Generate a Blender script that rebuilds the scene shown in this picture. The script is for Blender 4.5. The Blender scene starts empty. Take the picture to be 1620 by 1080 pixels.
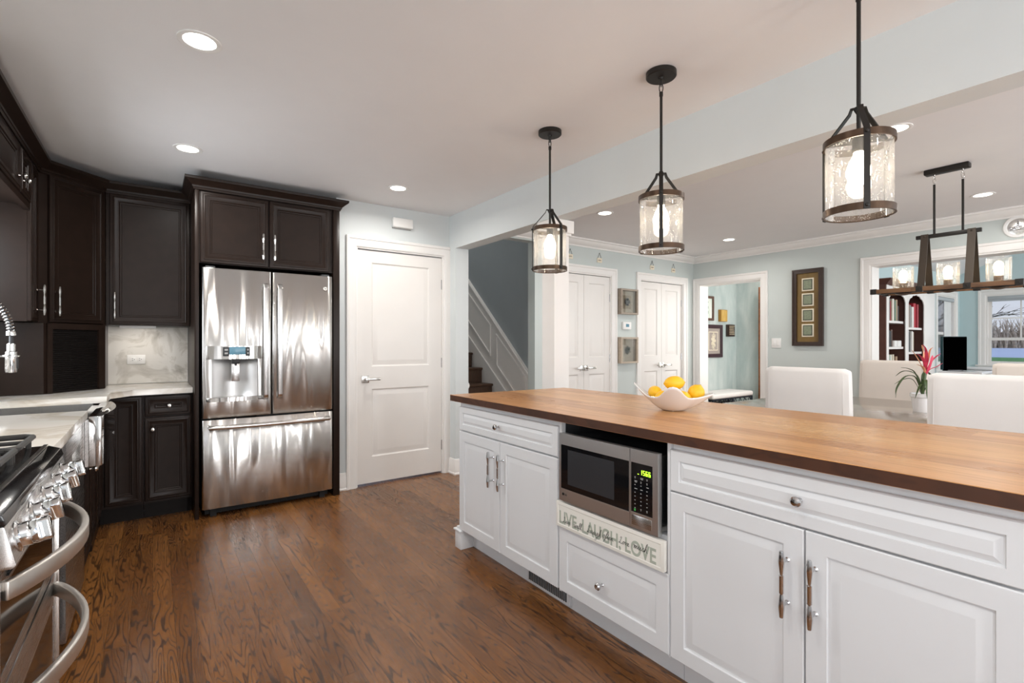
import bpy, bmesh, math, random
from mathutils import Vector, Matrix
R = math.radians
PI = math.pi
random.seed(7)
SC = bpy.context.scene
COL = SC.collection

# ------------------------------------------------------------------ camera, world, lights, exposure
cam = bpy.data.cameras.new('camera')
cam.sensor_width = 36.0
cam.lens = 36.0 * 787.0 / 1620.0
cam.shift_y = 2.0 / 1620.0
cam.clip_start = 0.02
cam.clip_end = 500
camo = bpy.data.objects.new('camera', cam)
COL.objects.link(camo)
camo.location = (0, 0, 1.235)
camo.rotation_euler = (R(90), 0, -math.atan2(.5854, .8107))
SC.camera = camo
SC.view_settings.view_transform = 'Standard'
SC.view_settings.look = 'None'
SC.view_settings.exposure = -0.22
SC.view_settings.gamma = 1.0
SC.view_settings.use_curve_mapping = False

wd = bpy.data.worlds.new('sky')
SC.world = wd
wd.use_nodes = True
wn = wd.node_tree
bg = wn.nodes['Background']
bg.inputs[1].default_value = 1.0
tc = wn.nodes.new('ShaderNodeTexCoord')
sx = wn.nodes.new('ShaderNodeSeparateXYZ')
rp = wn.nodes.new('ShaderNodeValToRGB')
rp.color_ramp.elements[0].position = 0.0
rp.color_ramp.elements[0].color = (.80, .84, .93, 1)
rp.color_ramp.elements[1].position = 0.4
rp.color_ramp.elements[1].color = (.50, .62, .92, 1)
wn.links.new(tc.outputs['Generated'], sx.inputs[0])
wn.links.new(sx.outputs[2], rp.inputs[0])
wn.links.new(rp.outputs[0], bg.inputs[0])


def area(name, loc, tgt, sxx, syy, power, col=(1, 1, 1), spread=180, shape='RECTANGLE'):
    l = bpy.data.lights.new(name, 'AREA')
    l.shape = shape
    l.size = sxx
    l.size_y = syy
    l.energy = power
    l.color = col
    l.spread = R(spread)
    o = bpy.data.objects.new(name, l)
    COL.objects.link(o)
    o.location = loc
    d = Vector(tgt) - Vector(loc)
    o.rotation_euler = d.to_track_quat('-Z', 'Y').to_euler()
    return o


# daylight through windows, plus added fill lamps out of view
area('daylight_kitchen_rear', (1.02, -2.62, 1.25), (1.02, 0, 2.2), .34, 2.0, 42, (.97, .98, 1))
area('daylight_kitchen_rear', (2.08, -2.62, 1.25), (2.08, 0, 2.2), .26, 2.0, 32, (.97, .98, 1))
area('fill_kitchen_left', (-.98, -1.25, 1.42), (1.2, -1.25, 2.6), 2.2, 1.8, 41, (.95, .975, 1))  # added fill for island front and beam, from the unseen left rear
area('fill_dining_rear', (4.2, -2.62, 1.30), (4.2, 0, 2.6), 2.9, 2.0, 100, (.95, .975, 1))  # added fill from the unseen rear of the dining room
area('daylight_sink_window', (-.99, 3.46, 1.55), (2, 3.46, 1.45),   .78, .9, 32, (.88, .94, 1))
area('fill_sunroom_side', (9.2, -2.9, 1.5), (9.2, 0, 1.5), 4.4, 2.2, 170, (.97, .985, 1))  # added fill to light the sunroom from outside the view
area('fill_hall', (7.5, 2.98, 1.5), (7.5, 4.9, 1.5), 1.6, 1.9, 48, (1, .985, .965))  # added fill that brightens the hall, set before a solid wall
area('fill_stairwell', (2.95, 6.1, 4.55), (2.95, 5.6, 0), .4, .4, 26, (1, .96, .92))  # added lamp, unseen overhead, to lift the dark stairwell
CAN_W = 9.5


# ------------------------------------------------------------------ materials
def S(r, g, b):
    f = lambda c: (c / 255 / 12.92) if c / 255 <= .04045 else ((c / 255 + .055) / 1.055) ** 2.4
    return (f(r), f(g), f(b), 1)


def newmat(name):
    m = bpy.data.materials.new(name)
    m.use_nodes = True
    return m, m.node_tree, m.node_tree.nodes['Principled BSDF']


def node(t, typ, **kw):
    n = t.nodes.new(typ)
    for k, v in kw.items():
        if k == 'ins':
            for a, b in v.items():
                n.inputs[a].default_value = b
        else:
            setattr(n, k, v)
    return n


def mat(name, col, rough=.5, metal=0, coat=0, var=.03, vs=6., bump=0, bs=200., spec=None, sheen=0):
    """plain surface with a faint noise in tone and optional fine bump"""
    m, t, p = newmat(name)
    g = node(t, 'ShaderNodeNewGeometry')
    n = node(t, 'ShaderNodeTexNoise', ins={'Scale': vs, 'Detail': 3})
    t.links.new(g.outputs['Position'], n.inputs['Vector'])
    r = node(t, 'ShaderNodeValToRGB')
    r.color_ramp.elements[0].position = .3
    r.color_ramp.elements[1].position = .7
    r.color_ramp.elements[0].color = tuple(c * (1 - var) for c in col[:3]) + (1,)
    r.color_ramp.elements[1].color = tuple(min(1, c * (1 + var)) for c in col[:3]) + (1,)
    t.links.new(n.outputs[0], r.inputs[0])
    t.links.new(r.outputs[0], p.inputs['Base Color'])
    p.inputs['Roughness'].default_value = rough
    p.inputs['Metallic'].default_value = metal
    p.inputs['Coat Weight'].default_value = coat
    p.inputs['Coat Roughness'].default_value = .12
    if spec is not None:
        p.inputs['Specular IOR Level'].default_value = spec
    if sheen:
        p.inputs['Sheen Weight'].default_value = sheen
    if bump:
        b = node(t, 'ShaderNodeTexNoise', ins={'Scale': bs, 'Detail': 2})
        t.links.new(g.outputs['Position'], b.inputs['Vector'])
        bp = node(t, 'ShaderNodeBump', ins={'Strength': bump, 'Distance': .002})
        t.links.new(b.outputs[0], bp.inputs['Height'])
        t.links.new(bp.outputs[0], p.inputs['Normal'])
    return m


def emis(name, col, strength):
    m, t, p = newmat(name)
    p.inputs['Base Color'].default_value = col
    p.inputs['Emission Color'].default_value = col
    p.inputs['Emission Strength'].default_value = strength
    return m


def math_(t, op, a=None, b=None, c=None):
    n = node(t, 'ShaderNodeMath', operation=op)
    for i, v in enumerate((a, b, c)):
        if v is None:
            continue
        if isinstance(v, (int, float)):
            n.inputs[i].default_value = v
        else:
            t.links.new(v, n.inputs[i])
    return n.outputs[0]


def planks(name, width, length, dark, mid, light, grain, rough, ring_scale, ring_freq, tone, coat=.0, line=.35, gap=.5, fine=.35, stretch=.11, thin=.15):
    """boards that run along Y: a tone per board, cathedral grain, end and edge joints"""
    m, t, p = newmat(name)
    g = node(t, 'ShaderNodeNewGeometry')
    s = node(t, 'ShaderNodeSeparateXYZ')
    t.links.new(g.outputs['Position'], s.inputs[0])
    X, Y, Z = s.outputs
    xs = math_(t, 'DIVIDE', X, width)
    ix = math_(t, 'FLOOR', xs)
    w1 = node(t, 'ShaderNodeTexWhiteNoise', noise_dimensions='1D')
    t.links.new(ix, w1.inputs['W'])
    ys = math_(t, 'ADD', math_(t, 'DIVIDE', Y, length), math_(t, 'MULTIPLY', w1.outputs['Value'], 7.3))
    iy = math_(t, 'FLOOR', ys)
    cb = node(t, 'ShaderNodeCombineXYZ')
    t.links.new(ix, cb.inputs[0])
    t.links.new(iy, cb.inputs[1])
    w2 = node(t, 'ShaderNodeTexWhiteNoise', noise_dimensions='3D')
    t.links.new(cb.outputs[0], w2.inputs['Vector'])
    rnd = w2.outputs['Value']
    # coordinates shifted per board
    gx = math_(t, 'ADD', X, math_(t, 'MULTIPLY', rnd, 31.7))
    gy = math_(t, 'ADD', math_(t, 'MULTIPLY', Y, stretch), math_(t, 'MULTIPLY', rnd, 17.3))
    gv = node(t, 'ShaderNodeCombineXYZ')
    t.links.new(gx, gv.inputs[0])
    t.links.new(gy, gv.inputs[1])
    t.links.new(math_(t, 'MULTIPLY', Z, .5), gv.inputs[2])
    n1 = node(t, 'ShaderNodeTexNoise', ins={'Scale': ring_scale, 'Detail': 2.5, 'Roughness': .45, 'Distortion': .25})
    t.links.new(gv.outputs[0], n1.inputs['Vector'])
    rings = math_(t, 'SINE', math_(t, 'MULTIPLY', n1.outputs[0], ring_freq))
    r1 = node(t, 'ShaderNodeMapRange', ins={'From Min': thin, 'From Max': .98})
    t.links.new(rings, r1.inputs[0])
    # fine pores
    fx = node(t, 'ShaderNodeCombineXYZ')
    t.links.new(math_(t, 'MULTIPLY', gx, 260), fx.inputs[0])
    t.links.new(math_(t, 'MULTIPLY', Y, 9), fx.inputs[1])
    n2 = node(t, 'ShaderNodeTexNoise', ins={'Scale': 1, 'Detail': 2})
    t.links.new(fx.outputs[0], n2.inputs['Vector'])
    r2 = node(t, 'ShaderNodeMapRange', ins={'From Min': .42, 'From Max': .75})
    t.links.new(n2.outputs[0], r2.inputs[0])
    # tone per board
    rc = node(t, 'ShaderNodeValToRGB')
    e = rc.color_ramp.elements
    e[0].position, e[0].color = .0, dark
    e[1].position, e[1].color = 1, light
    k = rc.color_ramp.elements.new(.5)
    k.color = mid
    n3 = node(t, 'ShaderNodeTexNoise', ins={'Scale': 3.0, 'Detail': 2})
    t.links.new(g.outputs['Position'], n3.inputs['Vector'])
    tonev = math_(t, 'ADD', math_(t, 'MULTIPLY', rnd, tone), math_(t, 'MULTIPLY', n3.outputs[0], 1 - tone))
    t.links.new(tonev, rc.inputs[0])
    mx = node(t, 'ShaderNodeMix', data_type='RGBA')
    f1 = math_(t, 'MAXIMUM', math_(t, 'MULTIPLY', r1.outputs[0], line), math_(t, 'MULTIPLY', r2.outputs[0], fine))
    t.links.new(f1, mx.inputs[0])
    t.links.new(rc.outputs[0], mx.inputs[6])
    mx.inputs[7].default_value = grain
    # joints
    fxx = math_(t, 'FRACT', xs)
    ex = math_(t, 'LESS_THAN', math_(t, 'MINIMUM', fxx, math_(t, 'SUBTRACT', 1, fxx)), .0008 / width)
    fyy = math_(t, 'FRACT', ys)
    ey = math_(t, 'LESS_THAN', math_(t, 'MINIMUM', fyy, math_(t, 'SUBTRACT', 1, fyy)), .0008 / length)
    jt = math_(t, 'MULTIPLY', math_(t, 'MAXIMUM', ex, ey), gap)
    m2 = node(t, 'ShaderNodeMix', data_type='RGBA')
    t.links.new(jt, m2.inputs[0])
    t.links.new(mx.outputs[2], m2.inputs[6])
    m2.inputs[7].default_value = tuple(c * .35 for c in grain[:3]) + (1,)
    t.links.new(m2.outputs[2], p.inputs['Base Color'])
    n4 = node(t, 'ShaderNodeTexNoise', ins={'Scale': 2.2, 'Detail': 3})
    t.links.new(g.outputs['Position'], n4.inputs['Vector'])
    rr = math_(t, 'ADD', math_(t, 'MULTIPLY', n4.outputs[0], .14), rough - .07)
    t.links.new(math_(t, 'ADD', rr, math_(t, 'MULTIPLY', f1, .12)), p.inputs['Roughness'])
    p.inputs['Coat Weight'].default_value = coat
    p.inputs['Coat Roughness'].default_value = .2
    return m


def stone(name, base, vein, vein2, sc, rough):
    m, t, p = newmat(name)
    g = node(t, 'ShaderNodeNewGeometry')
    n = node(t, 'ShaderNodeTexNoise', ins={'Scale': sc, 'Detail': 8, 'Roughness': .62, 'Distortion': 1.4})
    t.links.new(g.outputs['Position'], n.inputs['Vector'])
    r = node(t, 'ShaderNodeValToRGB')
    r.color_ramp.elements[0].position, r.color_ramp.elements[0].color = .30, vein
    r.color_ramp.elements[1].position, r.color_ramp.elements[1].color = .68, base
    k = r.color_ramp.elements.new(.46)
    k.color = tuple((a + b) / 2 for a, b in zip(base[:3], vein2[:3])) + (1,)
    k2 = r.color_ramp.elements.new(.50)
    k2.color = base
    t.links.new(n.outputs[0], r.inputs[0])
    t.links.new(r.outputs[0], p.inputs['Base Color'])
    p.inputs['Roughness'].default_value = rough
    return m


def steel(name, col, rough, wave=0., axis='z', wscale=1., fine=.02, aniso=0., rot=0.):
    """brushed steel; wave = slow ripple of the sheet, stretched along the height"""
    m, t, p = newmat(name)
    p.inputs['Base Color'].default_value = col
    p.inputs['Metallic'].default_value = 1
    tx = node(t, 'ShaderNodeTexCoord')
    g = node(t, 'ShaderNodeNewGeometry')
    mp = node(t, 'ShaderNodeMapping')
    mp.inputs['Scale'].default_value = {'z': (900, 900, 6), 'x': (6, 900, 900), 'y': (900, 6, 900)}[axis]
    t.links.new(g.outputs['Position'], mp.inputs[0])
    n = node(t, 'ShaderNodeTexNoise', ins={'Scale': 1, 'Detail': 1})
    t.links.new(mp.outputs[0], n.inputs['Vector'])
    t.links.new(math_(t, 'ADD', math_(t, 'MULTIPLY', n.outputs[0], .10), rough - .05), p.inputs['Roughness'])
    b1 = node(t, 'ShaderNodeBump', ins={'Strength': fine, 'Distance': .0004})
    t.links.new(n.outputs[0], b1.inputs['Height'])
    last = b1
    if wave:
        m2 = node(t, 'ShaderNodeMapping')
        m2.inputs['Scale'].default_value = (wscale * 7.5, wscale * 7.5, wscale * 1.25)
        t.links.new(g.outputs['Position'], m2.inputs[0])
        n2 = node(t, 'ShaderNodeTexNoise', ins={'Scale': 1, 'Detail': .6, 'Distortion': .35})
        t.links.new(m2.outputs[0], n2.inputs['Vector'])
        b2 = node(t, 'ShaderNodeBump', ins={'Strength': 1, 'Distance': wave})
        t.links.new(n2.outputs[0], b2.inputs['Height'])
        t.links.new(b1.outputs[0], b2.inputs['Normal'])
        last = b2
    t.links.new(last.outputs[0], p.inputs['Normal'])
    if aniso:
        p.inputs['Anisotropic'].default_value = aniso
        p.inputs['Anisotropic Rotation'].default_value = rot
        tg = node(t, 'ShaderNodeTangent', direction_type='RADIAL', axis='Z')
        t.links.new(tg.outputs[0], p.inputs['Tangent'])
    return m


def glass(name, tint=(1, 1, 1, 1), refl=.12, seeds=0., haze=0.):
    """thin clear glass: see-through with a sharp reflection; seeds = little bubbles in the glass"""
    m, t, p = newmat(name)
    out = t.nodes['Material Output']
    tr = node(t, 'ShaderNodeBsdfTransparent')
    tr.inputs[0].default_value = tint
    gl = node(t, 'ShaderNodeBsdfGlossy', ins={'Roughness': .03})
    lw = node(t, 'ShaderNodeLayerWeight', ins={'Blend': .25})
    fac = math_(t, 'ADD', math_(t, 'MULTIPLY', lw.outputs['Fresnel'], .7), refl * .25)
    mx = node(t, 'ShaderNodeMixShader')
    t.links.new(fac, mx.inputs[0])
    t.links.new(tr.outputs[0], mx.inputs[1])
    t.links.new(gl.outputs[0], mx.inputs[2])
    last = mx
    if seeds or haze:
        g = node(t, 'ShaderNodeNewGeometry')
        v = node(t, 'ShaderNodeTexVoronoi', ins={'Scale': 150.})
        t.links.new(g.outputs['Position'], v.inputs['Vector'])
        nn = node(t, 'ShaderNodeTexNoise', ins={'Scale': 30., 'Detail': 1})
        t.links.new(g.outputs['Position'], nn.inputs['Vector'])
        spot = math_(t, 'LESS_THAN', v.outputs['Distance'], math_(t, 'MULTIPLY', math_(t, 'SUBTRACT', nn.outputs[0], .25), .75))
        df = node(t, 'ShaderNodeBsdfTranslucent')
        df.inputs[0].default_value = (1, .98, .95, 1)
        d2 = node(t, 'ShaderNodeBsdfDiffuse')
        d2.inputs[0].default_value = (1, .98, .95, 1)
        md = node(t, 'ShaderNodeMixShader', ins={0: .5})
        t.links.new(df.outputs[0], md.inputs[1])
        t.links.new(d2.outputs[0], md.inputs[2])
        m2 = node(t, 'ShaderNodeMixShader')
        t.links.new(math_(t, 'ADD', math_(t, 'MULTIPLY', spot, seeds), haze), m2.inputs[0])
        t.links.new(mx.outputs[0], m2.inputs[1])
        t.links.new(md.outputs[0], m2.inputs[2])
        last = m2
    t.links.new(last.outputs[0], out.inputs[0])
    return m


def faux(name, a, b):
    m, t, p = newmat(name)
    g = node(t, 'ShaderNodeNewGeometry')
    mp = node(t, 'ShaderNodeMapping')
    mp.inputs['Scale'].default_value = (3.0, 3.0, .8)
    t.links.new(g.outputs['Position'], mp.inputs[0])
    n = node(t, 'ShaderNodeTexNoise', ins={'Scale': 1.6, 'Detail': 5, 'Roughness': .6, 'Distortion': .3})
    t.links.new(mp.outputs[0], n.inputs['Vector'])
    r = node(t, 'ShaderNodeValToRGB')
    r.color_ramp.elements[0].position, r.color_ramp.elements[0].color = .35, a
    r.color_ramp.elements[1].position, r.color_ramp.elements[1].color = .68, b
    t.links.new(n.outputs[0], r.inputs[0])
    t.links.new(r.outputs[0], p.inputs['Base Color'])
    p.inputs['Roughness'].default_value = .6
    return m


FLOOR = planks('oak_floor', .079, 1.05, S(92, 57, 27), S(126, 81, 40), S(154, 103, 54), S(36, 19, 9), .25, 12.5, 125, .60, coat=.08, line=.84, gap=.6, fine=.30, stretch=.095, thin=.48)
BUTCH = planks('butcher_block', .098, 2.3, S(176, 118, 64), S(208, 150, 90), S(230, 182, 122), S(124, 76, 42), .28, 12, 40, .66, coat=.10, line=.32, gap=.35, fine=.42, stretch=.05)
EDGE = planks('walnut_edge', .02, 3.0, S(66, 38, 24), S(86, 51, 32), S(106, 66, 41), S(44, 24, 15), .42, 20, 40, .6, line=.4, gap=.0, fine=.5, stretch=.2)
STAIRW = planks('stair_oak', .2, 3.0, S(70, 48, 32), S(84, 58, 40), S(98, 70, 50), S(40, 26, 18), .4, 12, 40, .5, line=.4, gap=0)
RAILW = planks('lamp_wood', .5, 5, S(92, 62, 38), S(112, 78, 48), S(130, 92, 56), S(52, 34, 22), .5, 18, 36, .5, line=.5, gap=0)
DOORW = planks('stained_door', .5, 5, S(120, 70, 36), S(138, 84, 44), S(150, 94, 52), S(74, 40, 20), .4, 12, 40, .5, line=.4, gap=0)
ESP = mat('espresso_wood', S(37, 27, 22), .33, var=.12, vs=14, spec=.20)
ESP2 = mat('espresso_dark', S(22, 17, 15), .5, var=.1, spec=.2)
TAMB = mat('tambour_black', S(17, 14, 13), .5, var=.1, spec=.15)
MICRO = steel('microwave_steel', (.78, .77, .76, 1), .36, axis='y')
PAINT = mat('pale_blue_paint', S(212, 217, 217), .6, var=.01, bump=.05, bs=500)
PAINTD = mat('dining_blue_paint', S(200, 207, 204), .6, var=.01, bump=.05, bs=500)
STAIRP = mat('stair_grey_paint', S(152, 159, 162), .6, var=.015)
FAUX = faux('hall_faux_finish', S(178, 193, 191), S(208, 216, 213))
TEAL = mat('sunroom_blue_paint', S(194, 214, 216), .6, var=.01)
CEIL = mat('ceiling_white', S(232, 231, 231), .8, var=.008, bump=.06, bs=260)
TRIM = mat('trim_white', S(236, 233, 229), .38, var=.01)
DOORM = mat('door_white', S(232, 228, 223), .36, var=.01)
ISL = mat('island_white', S(226, 227, 228), .33, var=.008, coat=.1)
STONE = stone('quartzite_counter', S(226, 221, 213), S(196, 184, 166), S(206, 196, 180), 2.6, .16)
SPLASH = stone('stone_splash', S(218, 214, 207), S(176, 170, 160), S(192, 186, 176), 5.0, .2)
FRIDGE = steel('fridge_steel', (.56, .54, .515, 1), .19, wave=.022, aniso=.9, fine=.0, rot=.25)
STEEL = steel('brushed_steel', (.62, .61, .60, 1), .24)
STEELX = steel('range_steel', (.56, .545, .53, 1), .28, axis='y', aniso=.85, rot=.25, fine=.003)
POLISHED = steel('polished_steel', (.58, .57, .56, 1), .10)
RECESS = steel('recess_steel', (.72, .71, .70, 1), .34)
CHROME = mat('polished_chrome', (.82, .82, .82, 1), .08, 1, var=0)
NICKEL = mat('satin_nickel', (.66, .64, .61, 1), .22, 1, var=0)
SATIN = mat('satin_handle', (.74, .70, .65, 1), .36, 1, var=0)
PEWTER = mat('dark_nickel', (.60, .60, .61, 1), .13, 1, var=0)
BLACKG = mat('black_glass', (.006, .006, .007, 1), .05, var=0, spec=.6)
OVENG = mat('oven_glass', (.012, .010, .009, 1), .06, var=0, spec=.7)
BLACK = mat('black_enamel', (.008, .008, .009, 1), .14, var=0, coat=.6)
GRATE = mat('cast_iron', S(58, 56, 54), .5, var=.05, bump=.2)
BRONZE = mat('dark_bronze', S(40, 37, 34), .42, .5, var=.08)
STRAPM = mat('brown_bronze', S(60, 51, 42), .42, .5, var=.1)
BAND = mat('brown_bronze_band', S(74, 56, 42), .36, .7, var=.2, vs=30)
DGREY = mat('dark_grey_plastic', S(52, 53, 55), .5)
GASKET = mat('black_gap', (.006, .006, .006, 1), .7, var=0)
WHITEP = mat('white_plastic', S(238, 237, 234), .35, var=0)
PORC = mat('white_porcelain', S(235, 233, 233), .12, var=0, coat=.6)
LEMON = mat('lemon_skin', S(250, 190, 30), .38, var=.08, vs=20, bump=.35, bs=420)
LEMT = mat('lemon_tip', S(150, 128, 40), .6)
FABW = mat('white_linen', S(232, 228, 224), .9, var=.015, bump=.25, bs=900, sheen=.2)
FABC = mat('cream_linen', S(222, 212, 202), .9, var=.02, bump=.25, bs=900, sheen=.2)
LEGW = mat('dark_chair_leg', S(48, 34, 26), .4, var=.1)
TABLE = mat('taupe_lacquer', S(150, 138, 126), .14, var=.02, coat=.15)
SIGNF = mat('cream_sign', S(236, 233, 224), .5, var=.01)
SIGNG = mat('sage_letters', S(172, 178, 164), .6, var=.04)
INK = mat('black_ink', S(22, 22, 22), .6, var=0)
PRINT = mat('grey_print', S(170, 170, 168), .5, var=0)
GREENP = mat('green_print', S(60, 160, 70), .5, var=0)
LCD = mat('lcd_blue', S(96, 140, 160), .2, var=.02)
WOODF = mat('driftwood_frame', S(158, 146, 132), .55, var=.12, vs=40)
WOODF2 = mat('driftwood_light', S(186, 172, 154), .55, var=.1, vs=40)
MATB = mat('cream_mount', S(232, 222, 200), .8, var=.01)
MATT = mat('tan_mount', S(196, 182, 156), .8, var=.03)
URCH = mat('blue_grey_specimen', S(74, 80, 88), .7, var=.4, vs=90)
URCG = mat('dark_green_specimen', S(40, 58, 50), .7, var=.4, vs=90)
DFRAME = mat('dark_walnut_frame', S(58, 42, 34), .34, var=.12, vs=30)
GOLDM = faux('bronze_gold_mount', S(96, 74, 34), S(132, 104, 54))
JADE = mat('grey_green_tile', S(132, 140, 116), .5, var=.22, vs=120)
JADED = mat('dark_green_tile', S(70, 76, 62), .5, var=.2, vs=120)
GOLDC = faux('gold_canvas', S(176, 132, 48), S(236, 206, 128))
PLUMF = mat('plum_brown_frame', S(66, 50, 56), .3, var=.1)
BROWNF = mat('brown_ornate_frame', S(96, 72, 62), .45, var=.25, vs=80)
PASTEL = faux('pastel_print', S(214, 226, 214), S(244, 240, 236))
LEAFP = mat('green_figures', S(110, 140, 110), .8, var=.3, vs=70)
SILVER = mat('silver_relief', (.74, .73, .71, 1), .2, 1, var=.1, vs=40)
BOOKW = mat('mahogany_side', S(92, 52, 40), .4, var=.12, vs=12)
BOOKIN = mat('mahogany_inside', S(84, 52, 44), .5, var=.12, vs=12)
CREAMB = mat('cream_box', S(228, 218, 196), .5, var=.02)
IRON = mat('blue_black_iron', S(40, 48, 58), .4, .3)
PINK = mat('bromeliad_pink', S(206, 62, 90), .5, var=.25, vs=30)
PEACH = mat('bromeliad_peach', S(228, 160, 120), .5, var=.1)
LEAF = mat('bromeliad_leaf', S(66, 84, 44), .42, var=.25, vs=25)
SCREEN = mat('black_screen', (.0004, .0004, .0004, 1), .5, var=0, spec=.0)
SCRE = mat('teal_screen_edge', S(30, 62, 66), .3, var=0)
SNOW = mat('snow', S(226, 232, 244), .8, var=.06, vs=.2)
GRASS = mat('green_lawn', S(104, 160, 74), .9, var=.15, vs=2)
TWIG = mat('bare_twigs', S(110, 96, 88), .9, var=.2)
THICK = mat('winter_thicket', S(206, 184, 158), .95, var=.35, vs=.9)
SHADEM = mat('grey_shade', S(178, 184, 188), .7, var=.02)
BLINDM = mat('white_blind', S(236, 238, 236), .6, var=.0)
CLEAR = glass('window_glass', refl=.1)
SEED = glass('seeded_glass', refl=.25, seeds=.36, haze=.07)
LENS = emis('lamp_lens', (1, .95, .88, 1), 9)
BULB = emis('warm_bulb', (1, .86, .66, 1), 34)
BULB2 = emis('amber_bulb', (1, .80, .52, 1), 17)
DIGIT = emis('green_digits', (.55, 1, .05, 1), 2.2)


# ------------------------------------------------------------------ mesh kit
V3 = Vector


class M:
    def __init__(self):
        self.bm = bmesh.new()

    def box(self, x0, x1, y0, y1, z0, z1, bev=0, seg=2, mx=None):
        bm = self.bm
        v = [bm.verts.new((x, y, z)) for x in (x0, x1) for y in (y0, y1) for z in (z0, z1)]
        f = [(0, 1, 3, 2), (4, 6, 7, 5), (0, 4, 5, 1), (2, 3, 7, 6), (0, 2, 6, 4), (1, 5, 7, 3)]
        fs = [bm.faces.new([v[i] for i in q]) for q in f]
        if mx is not None:
            bmesh.ops.transform(bm, matrix=mx, verts=v)
        if bev:
            es = list({e for q in fs for e in q.edges})
            bmesh.ops.bevel(bm, geom=es, offset=bev, segments=seg, profile=.5, affect='EDGES')
        return self

    def fbox(self, fr, a0, a1, b0, b1, c0, c1, bev=0, seg=2):
        """box in a frame (O,U,V,N)"""
        O, U, Vv, N = fr
        mx = Matrix(((U.x, Vv.x, N.x, O.x), (U.y, Vv.y, N.y, O.y), (U.z, Vv.z, N.z, O.z), (0, 0, 0, 1)))
        return self.box(a0, a1, b0, b1, c0, c1, bev, seg, mx)

    def poly(self, pts):
        return self.bm.faces.new([self.bm.verts.new(p) for p in pts])

    def prism(self, pts, z0, z1, bev=0, seg=2, mx=None):
        bm = self.bm
        a = [bm.verts.new((p[0], p[1], z0)) for p in pts]
        b = [bm.verts.new((p[0], p[1], z1)) for p in pts]
        n = len(pts)
        fs = [bm.faces.new(a[::-1]), bm.faces.new(b)]
        for i in range(n):
            fs.append(bm.faces.new((a[i], a[(i + 1) % n], b[(i + 1) % n], b[i])))
        if mx is not None:
            bmesh.ops.transform(bm, matrix=mx, verts=a + b)
        if bev:
            es = list({e for q in fs for e in q.edges})
            bmesh.ops.bevel(bm, geom=es, offset=bev, segments=seg, profile=.5, affect='EDGES')
        return self

    def lathe(self, prof, o=(0, 0, 0), n=24, mx=None, cap=True, phase=0.):
        """prof: (r, z) pairs; spun round local z at o, or by matrix mx"""
        bm = self.bm
        T = mx if mx is not None else Matrix.Translation(V3(o))
        rings = []
        for r, z in prof:
            if r <= 1e-6:
                rings.append([bm.verts.new(T @ V3((0, 0, z)))])
            else:
                rings.append([bm.verts.new(T @ V3((r * math.cos(2 * PI * i / n + phase), r * math.sin(2 * PI * i / n + phase), z))) for i in range(n)])
        for A, B in zip(rings, rings[1:]):
            for i in range(n):
                j = (i + 1) % n
                if len(A) == 1 and len(B) == 1:
                    continue
                if len(A) == 1:
                    bm.faces.new((A[0], B[j], B[i]))
                elif len(B) == 1:
                    bm.faces.new((A[i], A[j], B[0]))
                else:
                    bm.faces.new((A[i], A[j], B[j], B[i]))
        if cap:
            if len(rings[0]) > 1:
                bm.faces.new(rings[0][::-1])
            if len(rings[-1]) > 1:
                bm.faces.new(rings[-1])
        return self

    def tube(self, path, r, n=10, cap=True, closed=False, flat=None):
        """round tube along points; r number or list; flat=(w,t) gives a flat strap section"""
        bm = self.bm
        P = [V3(p) for p in path]
        k = len(P)
        rs = r if isinstance(r, (list, tuple)) else [r] * k
        up = None
        rings = []
        for i, p in enumerate(P):
            if closed:
                d = (P[(i + 1) % k] - P[i - 1]).normalized()
            else:
                d = (P[min(i + 1, k - 1)] - P[max(i - 1, 0)]).normalized()
            if up is None:
                up = V3((0, 0, 1)) if abs(d.z) < .9 else V3((1, 0, 0))
            s = d.cross(up)
            s = s.normalized() if s.length > 1e-6 else d.orthogonal().normalized()
            up = s.cross(d).normalized()
            ring = []
            for j in range(n):
                a = 2 * PI * j / n + (PI / n)
                ring.append(bm.verts.new(p + (s * math.cos(a) + up * math.sin(a)) * rs[i]))
            rings.append(ring)
        m = k if closed else k - 1
        for i in range(m):
            A, B = rings[i], rings[(i + 1) % k]
            for j in range(n):
                q = (j + 1) % n
                bm.faces.new((A[j], A[q], B[q], B[j]))
        if cap and not closed:
            bm.faces.new(rings[0][::-1])
            bm.faces.new(rings[-1])
        return self

    def strap(self, path, side, w, t):
        """flat strip: path points, side = width direction, w wide, t thick"""
        bm = self.bm
        P = [V3(p) for p in path]
        sd = V3(side).normalized()
        rings = []
        for i, p in enumerate(P):
            d = (P[min(i + 1, len(P) - 1)] - P[max(i - 1, 0)]).normalized()
            nn = d.cross(sd).normalized()
            rings.append([bm.verts.new(p + sd * (w / 2 * a) + nn * (t / 2 * b)) for a, b in ((-1, -1), (1, -1), (1, 1), (-1, 1))])
        for A, B in zip(rings, rings[1:]):
            for j in range(4):
                q = (j + 1) % 4
                bm.faces.new((A[j], A[q], B[q], B[j]))
        bm.faces.new(rings[0][::-1])
        bm.faces.new(rings[-1])
        return self

    def sweep(self, prof, path, closed=False):
        """prof (out, z) swept along a level path of (x,y); out is to the right of travel"""
        bm = self.bm
        P = [Vector((p[0], p[1])) for p in path]
        k = len(P)
        rings = []
        for i in range(k):
            a = (P[i] - P[i - 1]).normalized() if (i > 0 or closed) else None
            b = (P[(i + 1) % k] - P[i]).normalized() if (i < k - 1 or closed) else None
            a = a or b
            b = b or a
            na, nb = Vector((a.y, -a.x)), Vector((b.y, -b.x))
            mm = (na + nb)
            mm = mm / max(.2, mm.length_squared) * 2
            rings.append([bm.verts.new((P[i].x + mm.x * o, P[i].y + mm.y * o, z)) for o, z in prof])
        n = len(prof)
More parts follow.
